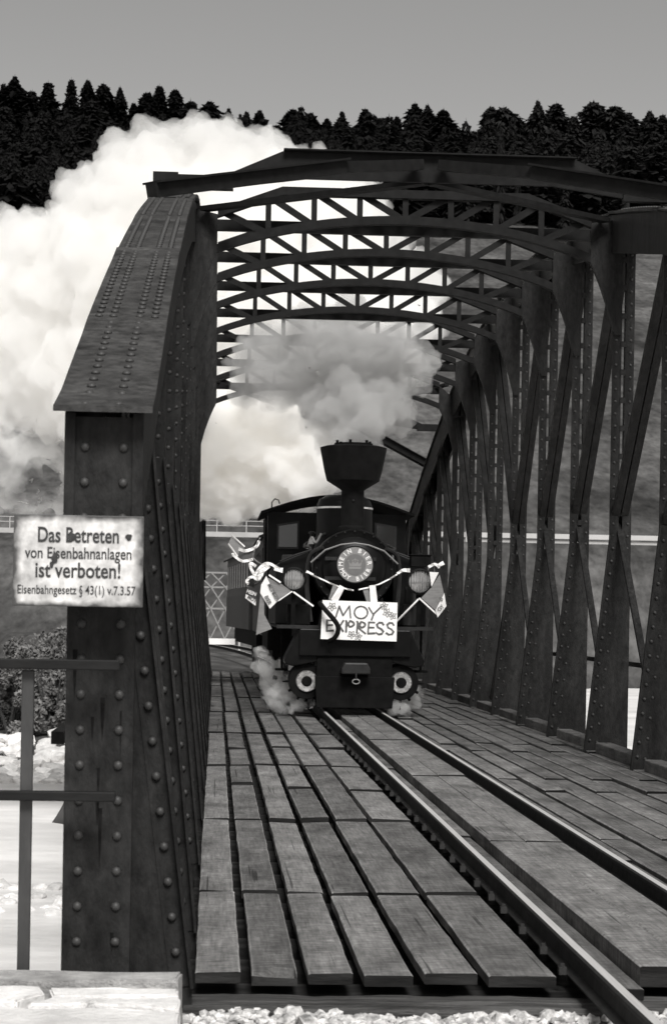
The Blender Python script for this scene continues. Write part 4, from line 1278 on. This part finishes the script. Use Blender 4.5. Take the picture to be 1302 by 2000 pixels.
# ------------------------------------------------------------------ ribbons and pennants
def ribbon(name, lab, strips, extra=()):
    """strips: (list of (px, py, Y), half width px or list, material)"""
    t = thing(name, lab, "ribbon", "ribbons tied to the locomotive front")
    for path, hw, m in strips:
        pts = [at(*p) for p in path]
        sp = spline(pts, 5) if len(pts) > 2 else pts
        n = len(sp)
        vs, fs = [], []
        for i, p in enumerate(sp):
            d = (sp[min(i + 1, n - 1)] - sp[max(i - 1, 0)]); d.y = 0
            if d.length < 1e-6: d = Vector((1, 0, 0))
            d.normalize(); s = Vector((-d.z, 0, d.x))
            w = (hw[0] + (hw[1] - hw[0]) * i / (n - 1) if isinstance(hw, tuple) else hw) / 139.0
            wob = .012 * math.sin(i * 1.3)
            vs += [p + s * w + Vector((0, wob, 0)), p - s * w + Vector((0, -wob, 0))]
        for i in range(n - 1): fs.append((2 * i, 2 * i + 1, 2 * i + 3, 2 * i + 2))
        o = MB().add(vs, fs).build("ribbon_strip", m, t)
        sm = o.modifiers.new("thickness", 'SOLIDIFY'); sm.thickness = .004
    for txt, (px, py, Y), ang, size, m in extra:
        vs, fs = text_geo(txt, size, .9, size * .03)
        p = at(px, py, Y); ca, sa = math.cos(R(ang)), math.sin(R(ang))
        MB().add([(v.x * ca - v.z * sa + p.x, Y, v.x * sa + v.z * ca + p.z) for v in vs], fs).build("lettering", m, t)["kind"] = "stuff"
    return t
RW, RD, RG = M['ribbon'], M['ribbon_dark'], M['ribbon_grey']
Yf = 28.55
def sheet(parent, name, pts, m, y0=0.0):
    q = [at(*p) for p in pts]
    o = MB().add(q, [tuple(range(len(q)))]).build(name, m, parent)
    sm = o.modifiers.new("thickness", 'SOLIDIFY'); sm.thickness = .004
    return o
t1 = ribbon("bow_ribbon", "white looped ribbon bow beside the left headlamp of the locomotive",
       [([(548, 1113, Yf), (522, 1100, Yf), (505, 1112, Yf), (497, 1128, Yf), (507, 1130, Yf), (512, 1112, Yf)], 2.6, RW),
        ([(525, 1104, Yf), (512, 1115, Yf), (508, 1126, Yf)], 5, RW),
        ([(535, 1112, Yf), (552, 1114, Yf)], (2, 5), RW),
        ([(505, 1126, Yf), (488, 1128, Yf), (482, 1136, Yf), (486, 1140, Yf)], 2.6, RW),
        ([(500, 1106, Yf), (489, 1100, Yf), (491, 1112, Yf), (497, 1122, Yf)], 2.8, RW),
        ([(525, 1123, Yf), (548, 1138, Yf)], 1.6, RW)])
t2 = ribbon("fluttering_ribbon", "ribbon fluttering out left of the cab towards the girder",
       [([(506, 1056, 28.9), (500, 1068, 28.9), (480, 1076, 28.9), (466, 1072, 28.8)], 3.0, RW),
        ([(494, 1092, 28.9), (474, 1096, 28.9), (458, 1086, 28.9), (454, 1080, 28.9)], 2.6, RW),
        ([(465, 1088, 29.0), (446, 1062, 29.0)], 1.3, RW), ([(478, 1068, 29.0), (452, 1045, 29.0)], 1.3, RW),
        ([(508, 1050, 28.9), (497, 1075, 28.9), (495, 1090, 28.9), (512, 1102, 28.85)], 1.0, RG)])
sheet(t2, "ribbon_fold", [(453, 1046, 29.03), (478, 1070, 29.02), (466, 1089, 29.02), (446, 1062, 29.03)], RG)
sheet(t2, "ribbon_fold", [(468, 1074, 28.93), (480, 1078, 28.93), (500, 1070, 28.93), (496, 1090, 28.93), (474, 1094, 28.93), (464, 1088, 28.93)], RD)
t3 = ribbon("lettered_pennant", "ribbon tails with printed lettering hanging below the left headlamp",
       [], [("MEIN", (530, 1150, 28.52), -62, .075, M['ink']), ("BIER", (538, 1165, 28.52), -62, .075, M['ink']), ("BIER", (523, 1172, 28.52), -62, .075, M['ink'])])
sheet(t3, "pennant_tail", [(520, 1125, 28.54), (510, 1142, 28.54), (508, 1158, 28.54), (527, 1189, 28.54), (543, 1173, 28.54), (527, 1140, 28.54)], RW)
sheet(t3, "pennant_grey", [(520, 1127, 28.56), (522, 1135, 28.57), (543, 1172, 28.57), (571, 1156, 28.58), (549, 1140, 28.57)], RG)  # grey piece beside the white tail
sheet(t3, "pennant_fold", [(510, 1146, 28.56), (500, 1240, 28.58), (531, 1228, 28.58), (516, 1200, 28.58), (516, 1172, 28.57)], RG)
t4 = ribbon("dark_pennant", "dark lettered ribbon end hanging in front of the carriage side left of the tank",
       [], [("MEIN", (491, 1158, 28.69), -20, .07, M['letter']), ("MOY", (492, 1170, 28.69), -32, .07, M['ink'])])
sheet(t4, "pennant_tail", [(484, 1143, 28.72), (480, 1167, 28.72), (499, 1182, 28.72), (501, 1150, 28.72)], RD)
sheet(t4, "pennant_edge", [(480, 1160, 28.705), (479, 1168, 28.705), (499, 1183, 28.705), (500, 1172, 28.705)], RW)
t5 = ribbon("garland_ribbon", "thin ribbon garland swagged from both headlamps below the round headboard",
       [([(599, 1117, Yf), (625, 1130, Yf), (662, 1146, Yf), (690, 1153, Yf)], 1.3, RW),
        ([(598, 1116, Yf), (612, 1122, Yf)], (2.6, 1.4), RW),
        ([(700, 1152, Yf), (740, 1141, Yf), (775, 1122, Yf)], 1.3, RW),
        ([(775, 1121, Yf), (786, 1114, Yf), (800, 1114, Yf)], (2, 4), RW)])
t6 = ribbon("pennant_pair", "two white ribbon tails hanging above the placard from the garland",
       [([(668, 1145, Yf - .01), (652, 1174, Yf - .01)], (5.5, 7), RW), ([(727, 1143, Yf - .01), (730, 1176, Yf - .01)], (6, 7), RW),
        ([(655, 1143, Yf + .01), (646, 1172, Yf + .01)], (5, 5), RG), ([(712, 1148, Yf + .01), (722, 1176, Yf + .01)], (5, 6), RG)])
t7 = ribbon("edging_ribbon", "pale ribbon edging in two inverted peaks below the left headlamp",
       [([(543, 1174, Yf), (571, 1155, Yf)], 1.0, RW), ([(573, 1156, Yf), (612, 1184, Yf)], 1.6, RW)])
t8 = ribbon("edging_ribbon", "pale ribbon edging in a peak below the right headlamp",
       [([(817, 1170, Yf), (773, 1215, Yf)], 1.6, RW), ([(818, 1168, Yf), (853, 1200, Yf)], 1.5, RW)])
t9 = ribbon("lettered_pennant", "white and dark lettered pennant beside the right headlamp",
       [([(836, 1108, Yf), (848, 1102, Yf), (858, 1108, Yf)], 2.8, RW), ([(856, 1104, Yf), (866, 1099, Yf)], (3, 4), RW)],
       [("B", (861, 1170, 28.50), 48, .08, M['ink']), ("OY", (860, 1188, 28.50), 48, .08, M['ink'])])
sheet(t9, "pennant_tail", [(838, 1117, Yf), (856, 1118, Yf), (842, 1146, Yf)], RW)
sheet(t9, "pennant_tail", [(867, 1158, 28.52), (871, 1184, 28.52), (854, 1206, 28.52), (850, 1192, 28.52)], RW)
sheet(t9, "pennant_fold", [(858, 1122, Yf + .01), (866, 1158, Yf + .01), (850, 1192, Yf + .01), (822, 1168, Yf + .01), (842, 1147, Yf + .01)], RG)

# pale marker board at the far end of the deck, left of the train
p = at(432, 1253, 49.0)
wb = MB().box(-.33, .33, -.06, .06, -.07, .07).build("white_beam", M['white']); wb.location = p
tag(wb, "short white painted beam lying across the far end of the deck", "beam")

# ------------------------------------------------------------------ steam
def cloud(name, lab, puffs, density, v, voxel=.22, disp=.5, size=1.1, seed=0, disp2=.16, size2=.4, veil=None):
    """puffs: (px, py, Y, radius in m)"""
    bm = bmesh.new()
    for px, py, Y, r_ in puffs:
        p = at(px, py, Y)
        bmesh.ops.create_icosphere(bm, subdivisions=3, radius=r_, matrix=Matrix.Translation(p))
    me = bpy.data.meshes.new(name); bm.to_mesh(me); bm.free()
    me.materials.append(steam_mat(name + "_volume", v, density, veil))
    o = bpy.data.objects.new(name, me); COL.objects.link(o)
    rm = o.modifiers.new("remesh", 'REMESH'); rm.mode = 'VOXEL'; rm.voxel_size = voxel
    for i, (ty, d, sc_, mid) in enumerate((('CLOUDS', disp, size * 1.6, .5), ('VORONOI', -disp * .8, size, .45), ('VORONOI', -disp2, size2, .45))):
        tx = bpy.data.textures.new(name + "_t%d" % i, ty); tx.noise_scale = sc_
        dm_ = o.modifiers.new("billow%d" % i, 'DISPLACE'); dm_.texture = tx; dm_.strength = d; dm_.texture_coords = 'GLOBAL'; dm_.mid_level = mid
    tag(o, lab, "steam", kind='stuff')
    return o
M1 = 1 / 82.0     # metres per print pixel near Y = 49
big = [(60, 490, 52, 1.1), (10, 500, 53, 1.1), (-40, 560, 53, 1.5), (60, 620, 52, 1.9), (150, 540, 51, 1.8), (190, 385, 51, 1.1), (165, 345, 51, .55), (250, 355, 50, 1.1),
       (320, 325, 50, 1.15), (390, 300, 50, .95), (450, 315, 50, 1.0), (520, 315, 50, .9), (550, 285, 50, .45), (480, 285, 50, .5), (300, 430, 50, 1.8), (420, 410, 50, 1.7), (540, 390, 50, 1.5),
       (615, 340, 50, .7), (650, 315, 50, .4), (640, 400, 49, 1.3), (700, 440, 48, .9), (600, 480, 49, 1.6), (720, 520, 47, 1.1), (780, 490, 47, .65), (800, 570, 46, .9), (835, 630, 45, .6),
       (500, 520, 49, 2.0), (250, 560, 50, 2.2), (120, 700, 51, 1.8), (30, 720, 52, 1.6), (-40, 700, 53, 1.6), (230, 720, 50, 2.0), (380, 640, 49, 2.0), (90, 790, 51, .9), (180, 800, 50, 1.2), (20, 790, 52, .6),
       (500, 660, 48, 1.8), (620, 620, 47, 1.5), (330, 800, 48, 1.6), (330, 900, 49, 1.3), (660, 740, 45, 1.2), (720, 660, 45, 1.2)]
low = [(400, 820, 39.6, .8), (450, 800, 39.4, .65), (500, 800, 39.2, .65), (545, 815, 39.0, .65), (590, 835, 38.8, .6), (620, 870, 38.6, .5), (420, 890, 39.6, .9), (490, 880, 39.4, .9), (560, 890, 39, .8),
       (400, 950, 39.8, .7), (460, 950, 39.6, .75), (530, 950, 39.4, .7), (605, 930, 38.8, .6), (635, 905, 38.4, .35), (360, 870, 40, .8), (380, 985, 40.2, .45), (440, 985, 40, .5)]
cloud("steam_plume", "huge white billowing steam plume drifting left behind the bridge", big, 1.5, .945, .12, .7, .9, 1, .34, .36)
cloud("steam_billow", "bright white steam billow between the left girder and the locomotive cab", low, 4.0, .999, .07, .4, .5, 6, .2, .2)
smoke = [(695, 850, 30.1, .33), (690, 815, 30.5, .45), (672, 780, 31.0, .6), (700, 838, 30.2, .4), (728, 815, 30.6, .4), (655, 812, 30.8, .42), (715, 785, 31.0, .5), (640, 790, 31.0, .45), (750, 800, 31.0, .36),
         (645, 750, 31.4, .7), (710, 745, 31.4, .65), (600, 715, 31.8, .75), (670, 690, 31.8, .75), (745, 710, 31.6, .7), (555, 690, 31.9, .6), (610, 655, 31.9, .55),
         (700, 645, 31.9, .5), (775, 690, 31.8, .55), (800, 740, 31.8, .4), (515, 690, 32, .45), (500, 725, 32, .4), (755, 780, 31.5, .45), (660, 640, 31.9, .35), (800, 660, 31.9, .35), (835, 690, 31.9, .25), (490, 745, 32, .3), (560, 740, 31.8, .6)]
cloud("exhaust_smoke", "grey exhaust smoke rising from the chimney under the overhead frames", smoke, 3.8, .66, .06, .55, .5, 2, .2, .18, (1.7, .2, .62))
wisp = [(90, 850, 50, .75), (30, 905, 50, .75), (120, 900, 50, .5), (-10, 860, 50, .7), (150, 860, 50, .7), (20, 960, 50.5, .55), (60, 985, 50.5, .45), (-20, 940, 50.5, .5), (130, 975, 50.5, .35), (160, 930, 50, .4)]
cloud("steam_wisp", "thin grey drifting steam above the warning sign left of the end post", wisp, 1.6, .9, .09, .9, .7, 3, .35, .3, (.9, .38, .66))
cl_ = [(560, 1345, 29.3, .22), (540, 1370, 29.1, .2), (585, 1370, 28.9, .18), (525, 1320, 29.8, .22), (510, 1290, 30.3, .2), (570, 1385, 28.8, .12), (545, 1310, 29.6, .16), (605, 1378, 28.8, .12)]
cloud("cylinder_steam", "low white steam blowing from the left cylinder across the planks", cl_, 5.5, .995, .03, .2, .25, 4, .08, .1, (5, .34, .66))
crr = [(775, 1375, 28.9, .13), (800, 1370, 29.1, .15), (790, 1385, 28.85, .1), (812, 1350, 29.3, .12), (765, 1388, 28.8, .09)]
cloud("cylinder_steam", "low white steam curling beneath the right cylinder", crr, 7, .995, .03, .16, .2, 5, .06, .1, (6, .32, .62))
